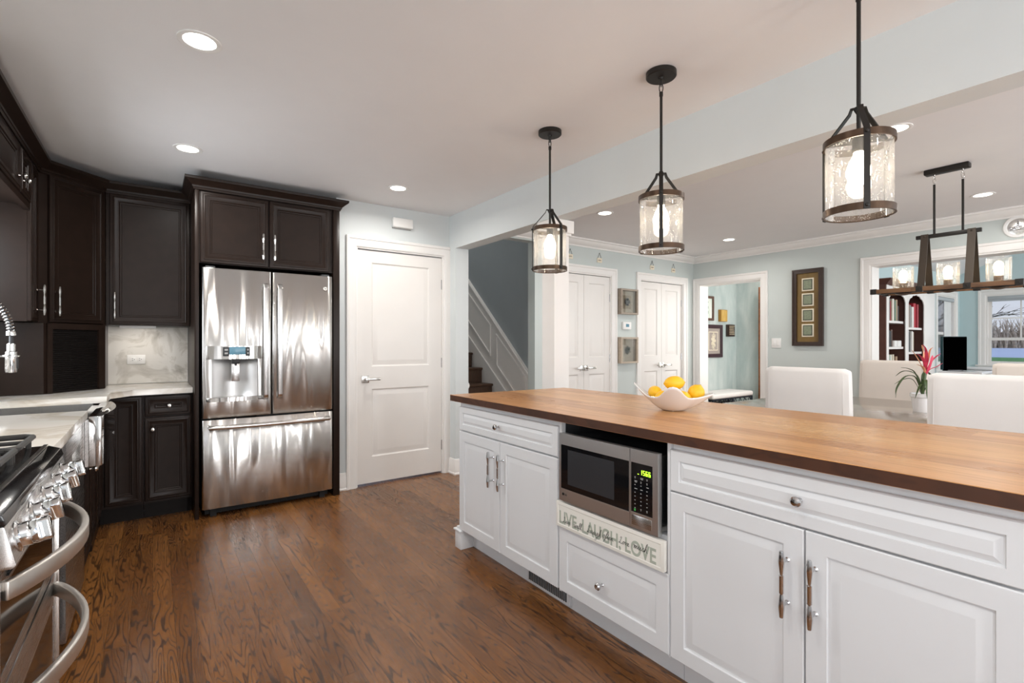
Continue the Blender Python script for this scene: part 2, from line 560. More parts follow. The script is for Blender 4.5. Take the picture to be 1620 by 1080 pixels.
        for i in range(k if closed else k - 1):
            A, B = rings[i], rings[(i + 1) % k]
            for j in range(n):
                q = (j + 1) % n
                bm.faces.new((A[j], A[q], B[q], B[j]))
        if not closed:
            bm.faces.new(rings[0][::-1])
            bm.faces.new(rings[-1])
        return self

    def panel(self, fr, w, h, prof, t):
        """raised / recessed panel door: nested rings (inset, depth) out from the outer edge"""
        bm = self.bm
        O, U, Vv, N = fr

        def ring(i, d):
            return [bm.verts.new(O + U * a + Vv * b + N * d) for a, b in ((i, i), (w - i, i), (w - i, h - i), (i, h - i))]
        rs = [ring(0, -t)] + [ring(i, d) for i, d in prof]
        bm.faces.new(rs[0][::-1])
        for A, B in zip(rs, rs[1:]):
            for j in range(4):
                q = (j + 1) % 4
                bm.faces.new((A[j], A[q], B[q], B[j]))
        bm.faces.new(rs[-1])
        return self

    def slab(self, fr, w, h, t, holes=(), prof=None):
        """flat slab (front at N=0) with rectangular holes (a0,b0,a1,b1); with prof each hole is filled by a panel"""
        bm = self.bm
        O, U, Vv, N = fr
        As = sorted({0, w} | {x for q in holes for x in (q[0], q[2])})
        Bs = sorted({0, h} | {x for q in holes for x in (q[1], q[3])})
        cache = {}

        def vt(a, b, d):
            k = (round(a, 5), round(b, 5), round(d, 5))
            if k not in cache:
                cache[k] = bm.verts.new(O + U * a + Vv * b + N * d)
            return cache[k]

        def inside(a, b):
            return any(q[0] < a < q[2] and q[1] < b < q[3] for q in holes)
        solid = lambda i, j: 0 <= i < len(As) - 1 and 0 <= j < len(Bs) - 1 and not inside((As[i] + As[i + 1]) / 2, (Bs[j] + Bs[j + 1]) / 2)
        for i in range(len(As) - 1):
            for j in range(len(Bs) - 1):
                if not solid(i, j):
                    continue
                a0, a1, b0, b1 = As[i], As[i + 1], Bs[j], Bs[j + 1]
                bm.faces.new((vt(a0, b0, 0), vt(a1, b0, 0), vt(a1, b1, 0), vt(a0, b1, 0)))
                bm.faces.new((vt(a0, b0, -t), vt(a0, b1, -t), vt(a1, b1, -t), vt(a1, b0, -t)))
                for (di, dj, p, q) in ((-1, 0, (a0, b1), (a0, b0)), (1, 0, (a1, b0), (a1, b1)), (0, -1, (a0, b0), (a1, b0)), (0, 1, (a1, b1), (a0, b1))):
                    if not solid(i + di, j + dj):
                        bm.faces.new((vt(*p, 0), vt(*p, -t), vt(*q, -t), vt(*q, 0)))
        if prof:
            for a0, b0, a1, b1 in holes:
                self.panel((O + U * a0 + Vv * b0, U, Vv, N), a1 - a0, b1 - b0, prof, t * .6)
        return self

    def ball(self, c, r, seg=16, sc=(1, 1, 1), mx=None):
        T = Matrix.Translation(V3(c)) @ (mx or Matrix()) @ Matrix.Diagonal((r * sc[0], r * sc[1], r * sc[2], 1))
        bmesh.ops.create_uvsphere(self.bm, u_segments=seg, v_segments=max(6, seg // 2), radius=1, matrix=T)
        return self


def FR(o, u, n, v=(0, 0, 1)):
    return (V3(o), V3(u), V3(v), V3(n))


FX = lambda o: FR(o, (0, -1, 0), (-1, 0, 0))   # faces -x, a runs towards -y
FXP = lambda o: FR(o, (0, 1, 0), (1, 0, 0))    # faces +x, a runs towards +y
FY = lambda o: FR(o, (1, 0, 0), (0, -1, 0))    # faces -y, a runs towards +x

BASE = {}


def obj(name, m, material, parent=None, smooth=35, sol=None, label=None):
    bm = m.bm
    bmesh.ops.recalc_face_normals(bm, faces=bm.faces)
    me = bpy.data.meshes.new(name)
    if parent is None:
        xs = [v.co for v in bm.verts]
        lo = V3([min(c[i] for c in xs) for i in range(3)])
        hi = V3([max(c[i] for c in xs) for i in range(3)])
        base = V3(((lo.x + hi.x) / 2, (lo.y + hi.y) / 2, lo.z))
    else:
        base = BASE[parent.name]
    bmesh.ops.translate(bm, verts=bm.verts, vec=-base)
    bm.to_mesh(me)
    bm.free()
    if smooth:
        me.polygons.foreach_set('use_smooth', [True] * len(me.polygons))
        me.set_sharp_from_angle(angle=R(smooth))
    for mm in (material if isinstance(material, (list, tuple)) else [material]):
        me.materials.append(mm)
    o = bpy.data.objects.new(name, me)
    COL.objects.link(o)
    if parent is None:
        o.location = base
    else:
        o.parent = parent
    BASE[o.name] = base
    if sol:
        s = o.modifiers.new('solid', 'SOLIDIFY')
        s.thickness = sol
        s.offset = 0
    if label:
        o['label'] = label
    return o


def tag(o, label, cat, group=None, kind=None):
    o['label'] = label
    o['category'] = cat
    if group:
        o['group'] = group
    if kind:
        o['kind'] = kind
    return o


def thing(name, loc, label, cat, group=None):
    o = bpy.data.objects.new(name, None)
    o.empty_display_size = .05
    COL.objects.link(o)
    o.location = loc
    BASE[o.name] = V3(loc)
    return tag(o, label, cat, group)


def struct(name, m, material, parent=None, smooth=35, label=None, cat=None):
    o = obj(name, m, material, parent, smooth)
    if parent is None:
        o['kind'] = 'structure'
        if label:
            o['label'] = label
        if cat:
            o['category'] = cat
    return o


def dup(root, loc, rz=0, label=None):
    r = root.copy()
    COL.objects.link(r)
    r.location = loc
    r.rotation_euler = (0, 0, rz)
    if label:
        r['label'] = label
    for ch in root.children:
        c = ch.copy()
        COL.objects.link(c)
        c.parent = r
        for g in ch.children:
            d = g.copy()
            COL.objects.link(d)
            d.parent = c
    return r


def text_mesh(body, size, fr, extrude=.0005, shear=0, align='LEFT', xs=1.0, space=1.0, bold=0.):
    """flat letters as a mesh builder in a frame"""
    cu = bpy.data.curves.new('txt', 'FONT')
    cu.body = body
    cu.size = size
    cu.extrude = extrude
    cu.shear = shear
    cu.offset = bold
    cu.align_x = align
    cu.space_character = space
    ob = bpy.data.objects.new('txt', cu)
    COL.objects.link(ob)
    dg = bpy.context.evaluated_depsgraph_get()
    dg.update()
    me = bpy.data.meshes.new_from_object(ob.evaluated_get(dg))
    bpy.data.objects.remove(ob)
    m = M()
    m.bm.from_mesh(me)
    bpy.data.meshes.remove(me)
    O, U, Vv, N = fr
    mx = Matrix(((U.x, Vv.x, N.x, O.x), (U.y, Vv.y, N.y, O.y), (U.z, Vv.z, N.z, O.z), (0, 0, 0, 1))) @ Matrix.Diagonal((xs, 1, 1, 1))
    bmesh.ops.transform(m.bm, matrix=mx, verts=m.bm.verts)
    return m


def spline(pts, k=6):
    out = []
    P = [V3(p) for p in pts]
    for i in range(len(P) - 1):
        p0, p1, p2, p3 = P[max(i - 1, 0)], P[i], P[i + 1], P[min(i + 2, len(P) - 1)]
        for j in range(k):
            t = j / k
            out.append(.5 * ((2 * p1) + (p2 - p0) * t + (2 * p0 - 5 * p1 + 4 * p2 - p3) * t * t + (3 * p1 - p0 - 3 * p2 + p3) * t ** 3))
    out.append(P[-1])
    return out


# ------------------------------------------------------------------ the setting
struct('floor', M().box(-1.05, 12, -2.8, 7.1, -.06, 0), FLOOR, label='stained oak strip floor running away from the camera')
m = M()
m.box(-1.05, 2.44, -2.8, 5.05, 2.44, 2.56)
m.box(2.44, 6.44, -2.8, 4.23, 2.44, 2.56)
struct('ceiling', m, CEIL, label='flat white ceiling over kitchen and dining room')
# kitchen walls
m = M()
m.slab(FXP((-.90, -2.8, 0)), 7.85, 2.44, .12, holes=[(5.87, 1.08, 6.67, 2.0), (.42, .5, 2.68, 2.34)])
struct('wall_left', m, PAINT)
struct('wall_kitchen_back', M().box(-.90, 1.236, 4.92, 5.04, 0, 2.44), PAINT)
struct('wall_alcove', M().box(1.236, 1.30, 4.335, 4.92, 0, 2.44), PAINT)
m = M()
m.slab(FY((1.236, 4.21, 0)), 2.30 - 1.236, 2.44, .12, holes=[(1.404 - 1.236, 0, 2.238 - 1.236, 2.056)])
struct('wall_back', m, PAINT, label='pale blue wall around the pantry door')
struct('wall_stub', M().box(2.30, 2.44, 4.089, 7.0, 0, 2.44).box(2.34, 2.44, 4.33, 7.0, 2.44, 4.6), PAINT)
struct('trim_1', M().box(2.30, 2.44, -2.7, 4.089, 2.122, 2.44), PAINT, label='pale blue dropped beam between kitchen and dining room')
m = M()
m.slab(FR((7.0, -2.68, 0), (-1, 0, 0), (0, 1, 0)), 7.9, 2.44, .12, holes=[(7 - 5.65, .28, 7 - 2.75, 2.32), (7 - 1.20, .24, 7 - .84, 2.27), (7 - 2.22, .24, 7 - 1.94, 2.27)])
struct('wall_rear', m, PAINT)
# stairwell
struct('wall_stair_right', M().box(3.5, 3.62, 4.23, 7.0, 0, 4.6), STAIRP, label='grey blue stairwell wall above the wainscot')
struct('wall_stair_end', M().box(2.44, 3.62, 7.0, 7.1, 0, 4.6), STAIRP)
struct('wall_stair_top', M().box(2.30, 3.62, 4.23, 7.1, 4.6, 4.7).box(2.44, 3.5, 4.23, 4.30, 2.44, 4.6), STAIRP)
# dining walls
m = M()
m.slab(FY((3.36, 4.23, 0)), 6.24 - 3.36, 2.44, .12, holes=[(3.66 - 3.36, 0, 4.556 - 3.36, 2.052), (5.098 - 3.36, 0, 5.992 - 3.36, 2.052)])
m.box(3.02, 3.36, 4.23, 4.35, 2.335, 2.44)
struct('wall_dining_back', m, PAINTD, label='blue grey dining wall with two closets')
m = M()
m.slab(FX((6.24, 4.94, 0)), 4.94 + 2.68, 2.44, .20, holes=[(4.94 - 4.139, 0, 4.94 - 3.258, 2.048), (4.94 - 2.075, 0, 4.94 + 1.0, 2.064)])
struct('wall_right', m, PAINTD, label='blue grey dining wall with two openings')
# hall beyond
struct('wall_hall_back', M().box(6.44, 8.7, 4.94, 5.04, 0, 2.34), FAUX, label='faux finished blue hall wall with pictures')
struct('wall_hall_right', M().box(8.6, 8.72, 2.7, 4.94, 0, 2.34), FAUX)
struct('wall_hall_front', M().box(6.44, 8.6, 2.70, 2.9, 0, 2.4), PAINTD)
struct('ceiling_hall', M().box(6.44, 8.7, 2.7, 5.04, 2.33, 2.44), CEIL)
# sunroom
m = M()
m.slab(FY((6.44, 2.55, 0)), 5.36, 2.40, .15, holes=[(10.50 - 6.44, .85, 11.50 - 6.44, 2.03)])
struct('wall_sunroom_left', m, TEAL)
m = M()
m.slab(FX((11.8, 2.70, 0)), 5.9, 3.8, .15, holes=[(.50, .85, 1.75, 2.06)])
struct('wall_sunroom_far', m, TEAL)
m = M()
m.slab(FR((11.8, -2.98, 0), (-1, 0, 0), (0, 1, 0)), 5.36, 2.4, .12, holes=[(.4, .4, 4.8, 2.3)])
struct('wall_sunroom_right', m, TEAL)
m = M()
for a, b in (((2.70, 2.40), (-.2, 3.55)), ((-.2, 3.55), (-3.1, 2.40))):
    for q in (0,):
        m.prism([(a[0], a[1]), (b[0], b[1]), (b[0], b[1] + .12), (a[0], a[1] + .12)], 6.44, 11.9,
                mx=Matrix(((0, 0, 1, 0), (1, 0, 0, 0), (0, 1, 0, 0), (0, 0, 0, 1))))
struct('ceiling_sunroom', m, CEIL)
m = M().box(6.30, 6.44, -3.1, 2.7, 2.44, 3.7)
struct('wall_sunroom_gable', m, TEAL)

# baseboards
BP = [(0, 0), (.022, 0), (.024, .012), (.016, .022), (.015, .105), (.011, .112), (.012, .128), (.006, .142), (0, .145)]
struct('baseboard_back', M().sweep(BP, [(1.236, 4.21), (1.322, 4.21)]), TRIM)
struct('baseboard_stub', M().sweep(BP, [(2.30, 4.20), (2.30, 4.089), (2.44, 4.089), (2.44, 4.22)]), TRIM)
struct('baseboard_dining', M().sweep(BP, [(4.656, 4.23), (5.01, 4.23)]), TRIM)
struct('baseboard_right', M().sweep(BP, [(6.24, 3.17), (6.24, 2.17)]), TRIM)

# crown in the dining room
CP = [(0, 2.352), (.012, 2.352), (.016, 2.366), (.034, 2.376), (.058, 2.402), (.066, 2.418), (.082, 2.424), (.084, 2.4395), (0, 2.4395)]
struct('trim_2', M().sweep(CP, [(3.03, 4.23), (6.24, 4.23), (6.24, -2.6)]), TRIM, label='white crown molding round the dining ceiling')

# boxed post between kitchen and dining room
m = M()
m.box(2.33, 2.47, 2.71, 2.845, 0, 2.122)
m.box(2.302, 2.498, 2.682, 2.873, 2.03, 2.122, .004)
m.box(2.316, 2.484, 2.696, 2.859, 2.012, 2.032, .004)
m.box(2.312, 2.488, 2.692, 2.863, 0, .14, .004)
struct('column', m, TRIM, label='white boxed post under the beam behind the island', cat='post')


# doors -----------------------------------------------------------
DP = [(0, 0), (.010, -.009), (.016, -.010), (.052, -.002), (.056, -.002)]
CASE = [(0, 0), (0, .012), (.006, .018), (.020, .020), (.060, .018), (.070, .026), (.086, .026), (.088, 0)]


def casing(m, fr, w, h, cw=.088):
    """door casing round an opening w x h in a frame whose origin is the opening's lower left corner on the wall face"""
    O, U, Vv, N = fr
    cs = [(0, .010), (.010, .016), (.030, .017), (.060, .015), (.066, .022), (cw - .004, .024), (cw, .020)]
    bm = m.bm
    rows = []
    sec = [(0, 0)] + cs + [(cw, 0)]
    for (a, b, sa, sb) in ((0, 0, -1, 0), (0, h, -1, 1), (w, h, 1, 1), (w, 0, 1, 0)):
        rows.append([bm.verts.new(O + U * (a + sa * o) + Vv * (b + sb * o) + N * d) for o, d in sec])
    n = len(sec)
    for A, B in zip(rows, rows[1:]):
        for j in range(n):
            q = (j + 1) % n
            bm.faces.new((A[j], A[q], B[q], B[j]))
    bm.faces.new(rows[0][::-1])
    bm.faces.new(rows[-1])
    return m


def hinge(m, fr, a, b):
    O, U, Vv, N = fr
    m.fbox(fr, a - .004, a + .012, b - .045, b + .045, -.006, .004)
    p = O + U * (a + .004) + Vv * (b - .048) + N * .006
    m.lathe([(.006, 0), (.006, .096)], mx=Matrix.Translation(p), n=10)


def lever(parent, fr, a, b, d, sq=True):
    """square rosette with a flat lever pointing to +a (d=1) or -a (d=-1)"""
    O, U, Vv, N = fr
    m = M()
    m.fbox(fr, a - .032, a + .032, b - .032, b + .032, 0, .010, .003)
    p = O + U * a + Vv * b
    mx = Matrix(((U.x, Vv.x, N.x, p.x), (U.y, Vv.y, N.y, p.y), (U.z, Vv.z, N.z, p.z), (0, 0, 0, 1)))
    m.lathe([(.012, .008), (.011, .05), (.0125, .055)], mx=mx, n=16)
    lo, hi = (a - .012, a + .118) if d > 0 else (a - .118, a + .012)
    m.fbox(fr, lo, hi, b - .011, b + .011, .044, .058, .003)
    return obj('door_handle', m, NICKEL, parent, label='satin nickel square lever handle')


def door(name, fr, w, h, leaves, label, panels, handles):
    """fr: frame at lower left of the opening on the wall face"""
    O, U, Vv, N = fr
    m = M()
    casing(m, fr, w, h)
    # jamb lining
    m.fbox(fr, 0, .012, 0, h, -.115, .0)
    m.fbox(fr, w - .012, w, 0, h, -.115, .0)
    m.fbox(fr, .012, w - .012, h - .012, h, -.115, .0)
    root = struct(name, m, TRIM, label=label, cat='door')
    for a0, a1, hs in leaves:
        lw, lh = a1 - a0, h - .020 - .018
        f2 = (O + U * a0 + Vv * .018 - N * .018, U, Vv, N)
        lf = M().slab(f2, lw, lh, .038, holes=[(p[0], p[1], lw - p[0], p[2]) for p in panels], prof=DP)
        leaf = obj('door_leaf', lf, DOORM, root, smooth=20)
        for b in (.25, lh / 2 + .02, lh - .25):
            hm = M()
            hinge(hm, f2, lw if hs > 0 else -.008, b)
            obj('hinge', hm, PEWTER, leaf)
    for a, b, d in handles:
        lever(root, (O - N * .018, U, Vv, N), a, b, d)
    return root


door('door_1', FY((1.404, 4.21, 0)), .834, 2.056, [(.013, .821, 1)],
     'white two panel pantry door beside the refrigerator', [(.128, .225, .815), (.128, 1.01, 1.915)], [(.083, .92, 1)])
door('door_2', FY((3.66, 4.23, 0)), .896, 2.052, [(.012, .446, -1), (.450, .884, 1)],
     'white double closet doors nearest the boxed post', [(.085, .22, .845), (.085, 1.045, 1.925)], [(.415, .938, -1), (.482, .938, 1)])
door('door_3', FY((5.098, 4.23, 0)), .894, 2.052, [(.012, .445, -1), (.449, .882, 1)],
     'white double closet doors in the dining room corner', [(.085, .22, .845), (.085, 1.045, 1.925)], [(.414, .938, -1), (.481, .938, 1)])

# cased openings
m = M()
fr = FX((6.24, 4.139, 0))
casing(m, fr, .881, 2.048)
m.fbox(fr, 0, .012, 0, 2.048, -.2, 0)
m.fbox(fr, .869, .881, 0, 2.048, -.2, 0)
m.fbox(fr, .012, .869, 2.036, 2.048, -.2, 0)
casing(m, FXP((6.44, 3.258, 0)), .881, 2.048)
struct('trim_3', m, TRIM, label='white casing of the hall opening')
m = M()
fr = FX((6.24, 2.075, 0))
casing(m, fr, 3.075, 2.064)
m.fbox(fr, 0, .014, 0, 2.064, -.2, 0)
m.fbox(fr, .014, 3.075, 2.05, 2.064, -.2, 0)
struct('trim_4', m, TRIM, label='white casing of the wide sunroom opening')

# front door of stained wood seen edge on in the hall
m = M()
m.box(8.44, 8.60, 4.40, 4.455, 0, 2.19, .004)
m.box(8.44, 8.60, 3.4, 4.40, 2.12, 2.19, .004)
dr = struct('door_4', m, DOORW, label='stained wood hall door frame at the right of the hall', cat='door')
obj('door_leaf', M().slab(FX((8.55, 4.40, .01)), .98, 2.10, .045, holes=[(.13, .2, .85, .95), (.13, 1.1, .85, 1.95)], prof=DP), DOORW, dr)


# windows ---------------------------------------------------------
def window(name, fr, w, h, mid, label, muntin=None):
    """double hung window in a hole; fr at the hole's lower left on the room face"""
    m = M()
    casing(m, fr, w, h, .10)
    m.fbox(fr, -.13, w + .13, -.03, 0, -.02, .05, .004)
    m.fbox(fr, -.10, w + .10, -.10, -.03, 0, .015, .003)
    m.fbox(fr, 0, .02, 0, h, -.15, 0)
    m.fbox(fr, w - .02, w, 0, h, -.15, 0)
    m.fbox(fr, .02, w - .02, h - .02, h, -.15, 0)
    m.fbox(fr, .02, w - .02, 0, .02, -.15, 0)
    r = struct(name, m, TRIM, label=label, cat='window')
    for lo, hi, d in ((.02, mid + .02, -.05), (mid - .02, h - .02, -.09)):
        s = M()
        s.fbox(fr, .02, .06, lo, hi, d - .035, d)
        s.fbox(fr, w - .06, w - .02, lo, hi, d - .035, d)
        s.fbox(fr, .06, w - .06, lo, lo + .045, d - .035, d)
        s.fbox(fr, .06, w - .06, hi - .045, hi, d - .035, d)
        if muntin and d < -.08:
            for x in muntin:
                s.fbox(fr, x - .009, x + .009, lo + .045, hi - .045, d - .025, d - .008)
            zz = lo + .045 + (hi - lo - .09) * .5
            s.fbox(fr, .06, w - .06, zz - .009, zz + .009, d - .024, d - .009)
        so = obj('sash', s, TRIM, r)
        g = M().fbox(fr, .06, w - .06, lo + .045, hi - .045, d - .020, d - .016)
        obj('pane', g, CLEAR, so)
    return r


w1 = window('window_1', FX((11.8, 2.20, .85)), 1.25, 1.21, .45, 'white double hung sunroom window looking out on snow and trees', muntin=(.42, .83))
sh = M().fbox(FX((11.8, 2.20, .85)), .022, 1.228, 1.135, 1.19, -.048, -.004, .004)
for k in range(3):
    sh.fbox(FX((11.8, 2.20, .85)), .022, 1.228, 1.10 + k * .012, 1.109 + k * .012, -.045, -.008)
obj('shade', sh, SHADEM, w1, label='raised grey pleated shade')
w2 = window('window_2', FY((10.50, 2.55, .85)), 1.0, 1.18, .55, 'white sunroom side window with vertical blinds behind the black screen')
sh = M().fbox(FY((10.5, 2.55, .85)), .022, .978, 1.10, 1.155, -.05, .002, .004)
obj('shade', sh, SHADEM, w2)
bl = M()
for k in range(7):
    bl.fbox(FY((10.5, 2.55, .85)), .55 + k * .058, .55 + k * .058 + .05, .03, 1.10, -.040, -.036)
obj('blind', bl, BLINDM, w2)
w3 = window('window_3', FXP((-.90, 3.07, 1.08)), .80, .92, .46, 'white window over the kitchen sink')

# outdoors
struct('lawn', M().box(12.4, 72, -30, 60, -.34, -.30), GRASS, label='green lawn outside the sunroom window')
struct('lake', M().box(72, 215, -60, 160, -.36, -.31), SNOW, label='snowy frozen field beyond the lawn')
tm = M()
rng = random.Random(3)
for k in range(1500):
    y = rng.uniform(14, 90)
    h = rng.uniform(3.5, 9.0)
    c = V3((200 + rng.uniform(0, 9), y, -.3))
    tm.tube([c, c + V3((0, rng.uniform(-.8, .8), h * .5)), c + V3((0, rng.uniform(-2, 2), h))], [.22, .14, .04], n=3, cap=False)
tm.box(210, 214, 0, 110, -.3, 4.4)
tag(obj('thicket', tm, THICK, smooth=0), 'band of bare grey winter thicket across the snow', 'trees', kind='stuff')
# one bare tree: limbs branching toward the window
tm = M()


def limb(p, d, L, r, n):
    q = p + d * L
    mid = (p + q) / 2 + V3((rng.uniform(-.05, .05), rng.uniform(-.06, .06), rng.uniform(-.03, .07))) * L
    tm.tube([p, mid, q], [r, r * .8, r * .62], n=5, cap=False)
    if n <= 0:
        return
    for k in range(3 if n > 2 else 2):
        e = (d + V3((rng.uniform(-.5, .5), rng.uniform(-.75, .75), rng.uniform(-.30, .55)))).normalized()
        limb(p + d * L * rng.uniform(.55, 1), e, L * rng.uniform(.55, .78), r * .6, n - 1)


b0 = V3((27, 7.6, -.3))
tm.tube([b0, b0 + V3((0, -.1, 1.4)), b0 + V3((.1, -.2, 2.6))], [.16, .13, .11], n=8)
for d, L in (((.0, -.8, .55), 1.9), ((-.2, -.55, .85), 1.6), ((.2, .5, .9), 1.5), ((.0, -.95, .2), 1.7)):
    limb(b0 + V3((.1, -.2, 2.0)), V3(d).normalized(), L, .055, 4)
tag(obj('bare_tree', tm, TWIG), 'bare winter tree with spreading twigs outside the sunroom window', 'tree')


# ------------------------------------------------------------------ cabinet hardware
def on(fr, a, b, c=0):
    O, U, Vv, N = fr
    return O + U * a + Vv * b + N * c


def axis_mx(p, d):
    return Matrix.Translation(p) @ V3(d).to_track_quat('Z', 'Y').to_matrix().to_4x4()


def knob(parent, fr, a, b, material=None, s=1.):
    m = M()
    m.lathe([(.0075 * s, 0), (.006 * s, .003), (.0045 * s, .008), (.0055 * s, .014), (.012 * s, .018), (.0155 * s, .024), (.0150 * s, .029), (.010 * s, .0345), (.004 * s, .0355), (0, .0355)],
            mx=axis_mx(on(fr, a, b), fr[3]), n=12)
    return obj('knob', m, material or NICKEL, parent, smooth=25)


def pull(parent, fr, a, b, L=.19, material=None):
    """upright bar pull: diamond ends, thin necks and a plain middle barrel"""
    m = M()
    h = L / 2
    p = on(fr, a, b - h, .034)
    s = L / .19
    prof = [(.0052, 0), (.0062, .003), (.0088, .030), (.0085, .034), (.0052, .063), (.0042, .066), (.0042, .068), (.0068, .070), (.0068, .120), (.0042, .122), (.0042, .124), (.0052, .127), (.0085, .156), (.0088, .160), (.0062, .187), (.0052, .19)]
    m.lathe([(r, z * s) for r, z in prof], mx=axis_mx(p, fr[2]), n=8, phase=PI / 8)
    for q in (.033, .157):
        m.lathe([(.0075, 0), (.0045, .004), (.0042, .034)], mx=axis_mx(on(fr, a, b - h + q * s), fr[3]), n=10)
    return obj('handle', m, material or PEWTER, parent, smooth=25)


# ------------------------------------------------------------------ espresso kitchen
DARK = [(0, -.006), (.003, -.001), (.008, 0), (.018, 0), (.021, .003), (.026, .004), (.031, .001), (.050, -.004), (.056, -.003), (.060, -.008), (.068, -.009), (.071, -.013), (.078, -.0135)]


def ddoor(parent, fr, w, h, name='door', prof=DARK):
    return obj(name, M().panel(fr, w, h, prof, .02), ESP, parent, smooth=30)


# upper cabinets, back wall
t = thing('wall_cabinet', (-.01, 4.75, 1.36), 'espresso upper cabinet with one wide door over the stone backsplash', 'cabinet')
obj('body', M().box(-.272, .234, 4.597, 4.918, 1.362, 2.325), ESP, t)
fr = FY((-.252, 4.577, 1.366))
d = ddoor(t, fr, .484, .944)
pull(d, fr, .032, .135, material=NICKEL)
obj('light_strip', M().box(-.2, .02, 4.70, 4.74, 1.345, 1.362), WHITEP, t)
area('under_cabinet_light', (-.09, 4.72, 1.343), (-.09, 4.76, .9), .2, .03, .9, (1, .93, .84))
# diagonal corner cabinet
t = thing('corner_wall_cabinet', (-.6, 4.6, 1.36), 'espresso diagonal corner upper cabinet above the appliance garage', 'cabinet')
c0, c1 = V3((-.58, 4.270, 0)), V3((-.274, 4.577, 0))
u = (c1 - c0).normalized()
nn = V3((u.y, -u.x, 0))
obj('body', M().prism([(-.898, 4.272), (-.585, 4.272), (-.276, 4.592), (-.276, 4.918), (-.898, 4.918)], 1.362, 2.325), ESP, t)
LD = (c1 - c0).length
fr = (c0 + u * .055 + nn * .012 + V3((0, 0, 1.366)), u, V3((0, 0, 1)), nn)
d = ddoor(t, fr, LD - .075, .944)
pull(d, fr, .035, .135, material=NICKEL)
# narrow cabinet beside the window
t = thing('narrow_wall_cabinet', (-.74, 4.15, 1.36), 'narrow espresso upper cabinet with its side to the sink window', 'cabinet')
obj('body', M().box(-.898, -.60, 4.040, 4.268, 1.362, 2.325), ESP, t)
fr = FXP((-.58, 4.042, 1.366))
d = ddoor(t, fr, .222, .944)
pull(d, fr, .165, .135, material=NICKEL)
# bridge cabinet over the window
t = thing('bridge_cabinet', (-.74, 3.5, 2.03), 'short espresso cabinet bridging over the sink window', 'cabinet')
obj('body', M().box(-.898, -.60, 2.70, 4.038, 2.045, 2.325).box(-.615, -.585, 2.70, 4.038, 2.015, 2.05), ESP, t)
for y0, w, kn in ((3.755, .275, .05), (3.215, .53, .48), (2.71, .50, .05)):
    fr = FXP((-.58, y0, 2.055))
    d = ddoor(t, fr, w, .262)
    knob(d, fr, kn + (.0 if y0 > 3.7 else .0), .075)
# crown molding of the upper run
CR = [(0, 0), (.006, 0), (.010, .012), (.014, .014), (.016, .026), (.036, .044), (.052, .056), (.058, .060), (.060, .074), (.060, .078), (0, .078)]
m = M().sweep([(o, z + 2.306) for o, z in CR], [(-.579, 2.70), (-.579, 4.262), (-.272, 4.576), (.2345, 4.576)])
tag(obj('crown_molding', m, ESP), 'espresso crown molding along the tops of the corner upper cabinets', 'molding')

# cabinet round the refrigerator
t = thing('refrigerator_cabinet', (.73, 4.5, 0), 'tall espresso surround with two doors above the refrigerator', 'cabinet')
obj('side_panel', M().box(.236, .262, 4.10, 4.915, 0, 2.325, .002), ESP, t)
obj('side_panel', M().box(1.182, 1.232, 4.10, 4.205, 0, 2.325, .002).box(1.182, 1.2315, 4.205, 4.915, 0, 2.325), ESP, t)
obj('body', M().box(.262, 1.182, 4.122, 4.915, 1.798, 2.325), ESP, t)
for a0, hx in ((.270, .396), (.713, .032)):
    fr = FY((a0, 4.10, 1.802))
    d = ddoor(t, fr, .434, .498)
    pull(d, fr, hx, .145, material=NICKEL)
m = M().sweep([(o, z + 2.306) for o, z in CR], [(.236, 4.512), (.236, 4.10), (1.232, 4.10), (1.232, 4.207)])
obj('crown', m, ESP, t)

# base cabinets at the back
t = thing('corner_base_cabinet', (-.17, 4.5, 0), 'narrow espresso base cabinet door in the kitchen corner', 'cabinet')
obj('body', M().box(-.29, -.052, 4.302, 4.915, .115, .872), ESP, t)
obj('toe_kick', M().box(-.29, -.052, 4.365, 4.40, .0, .115), ESP2, t)
fr = FY((-.262, 4.28, .135))
ddoor(t, fr, .202, .728)
t = thing('drawer_base_cabinet', (.1, 4.5, 0), 'espresso base cabinet with a drawer and a door left of the refrigerator', 'cabinet')
obj('body', M().box(-.050, .234, 4.302, 4.915, .115, .872), ESP, t)
obj('toe_kick', M().box(-.050, .234, 4.365, 4.40, .0, .115), ESP2, t)
fr = FY((-.045, 4.28, .722))
d = ddoor(t, fr, .272, .141, 'drawer')
knob(d, fr, .140, .0705)
fr = FY((-.045, 4.28, .135))
d = ddoor(t, fr, .272, .578)
knob(d, fr, .045, .498)

# appliance garage
t = thing('appliance_garage', (-.6, 4.6, .914), 'espresso appliance garage with tambour door in the counter corner', 'cabinet')
g0, g1 = V3((-.535, 4.222, 0)), V3((-.272, 4.492, 0))
u = (g1 - g0).normalized()
nn = V3((u.y, -u.x, 0))
LG = (g1 - g0).length
obj('body', M().prism([(-.898, 4.206), (-.55, 4.206), (-.535, 4.24), (-.278, 4.503), (-.278, 4.915), (-.898, 4.915)], .917, 1.358), ESP, t)
fr = (g0 + V3((0, 0, .917)), u, V3((0, 0, 1)), nn)
fm = M()
fm.fbox(fr, 0, .03, 0, .441, -.018, .004)
fm.fbox(fr, LG - .045, LG, 0, .441, -.018, .004)
fm.fbox(fr, .03, LG - .045, .405, .441, -.018, .004)
obj('face_frame', fm, ESP, t)
tm = M()
for k in range(30):
    tm.fbox(fr, .03, LG - .045, .004 + k * .0133, .0158 + k * .0133, -.016, -.006, .003, 1)
obj('tambour_door', tm, TAMB, t)

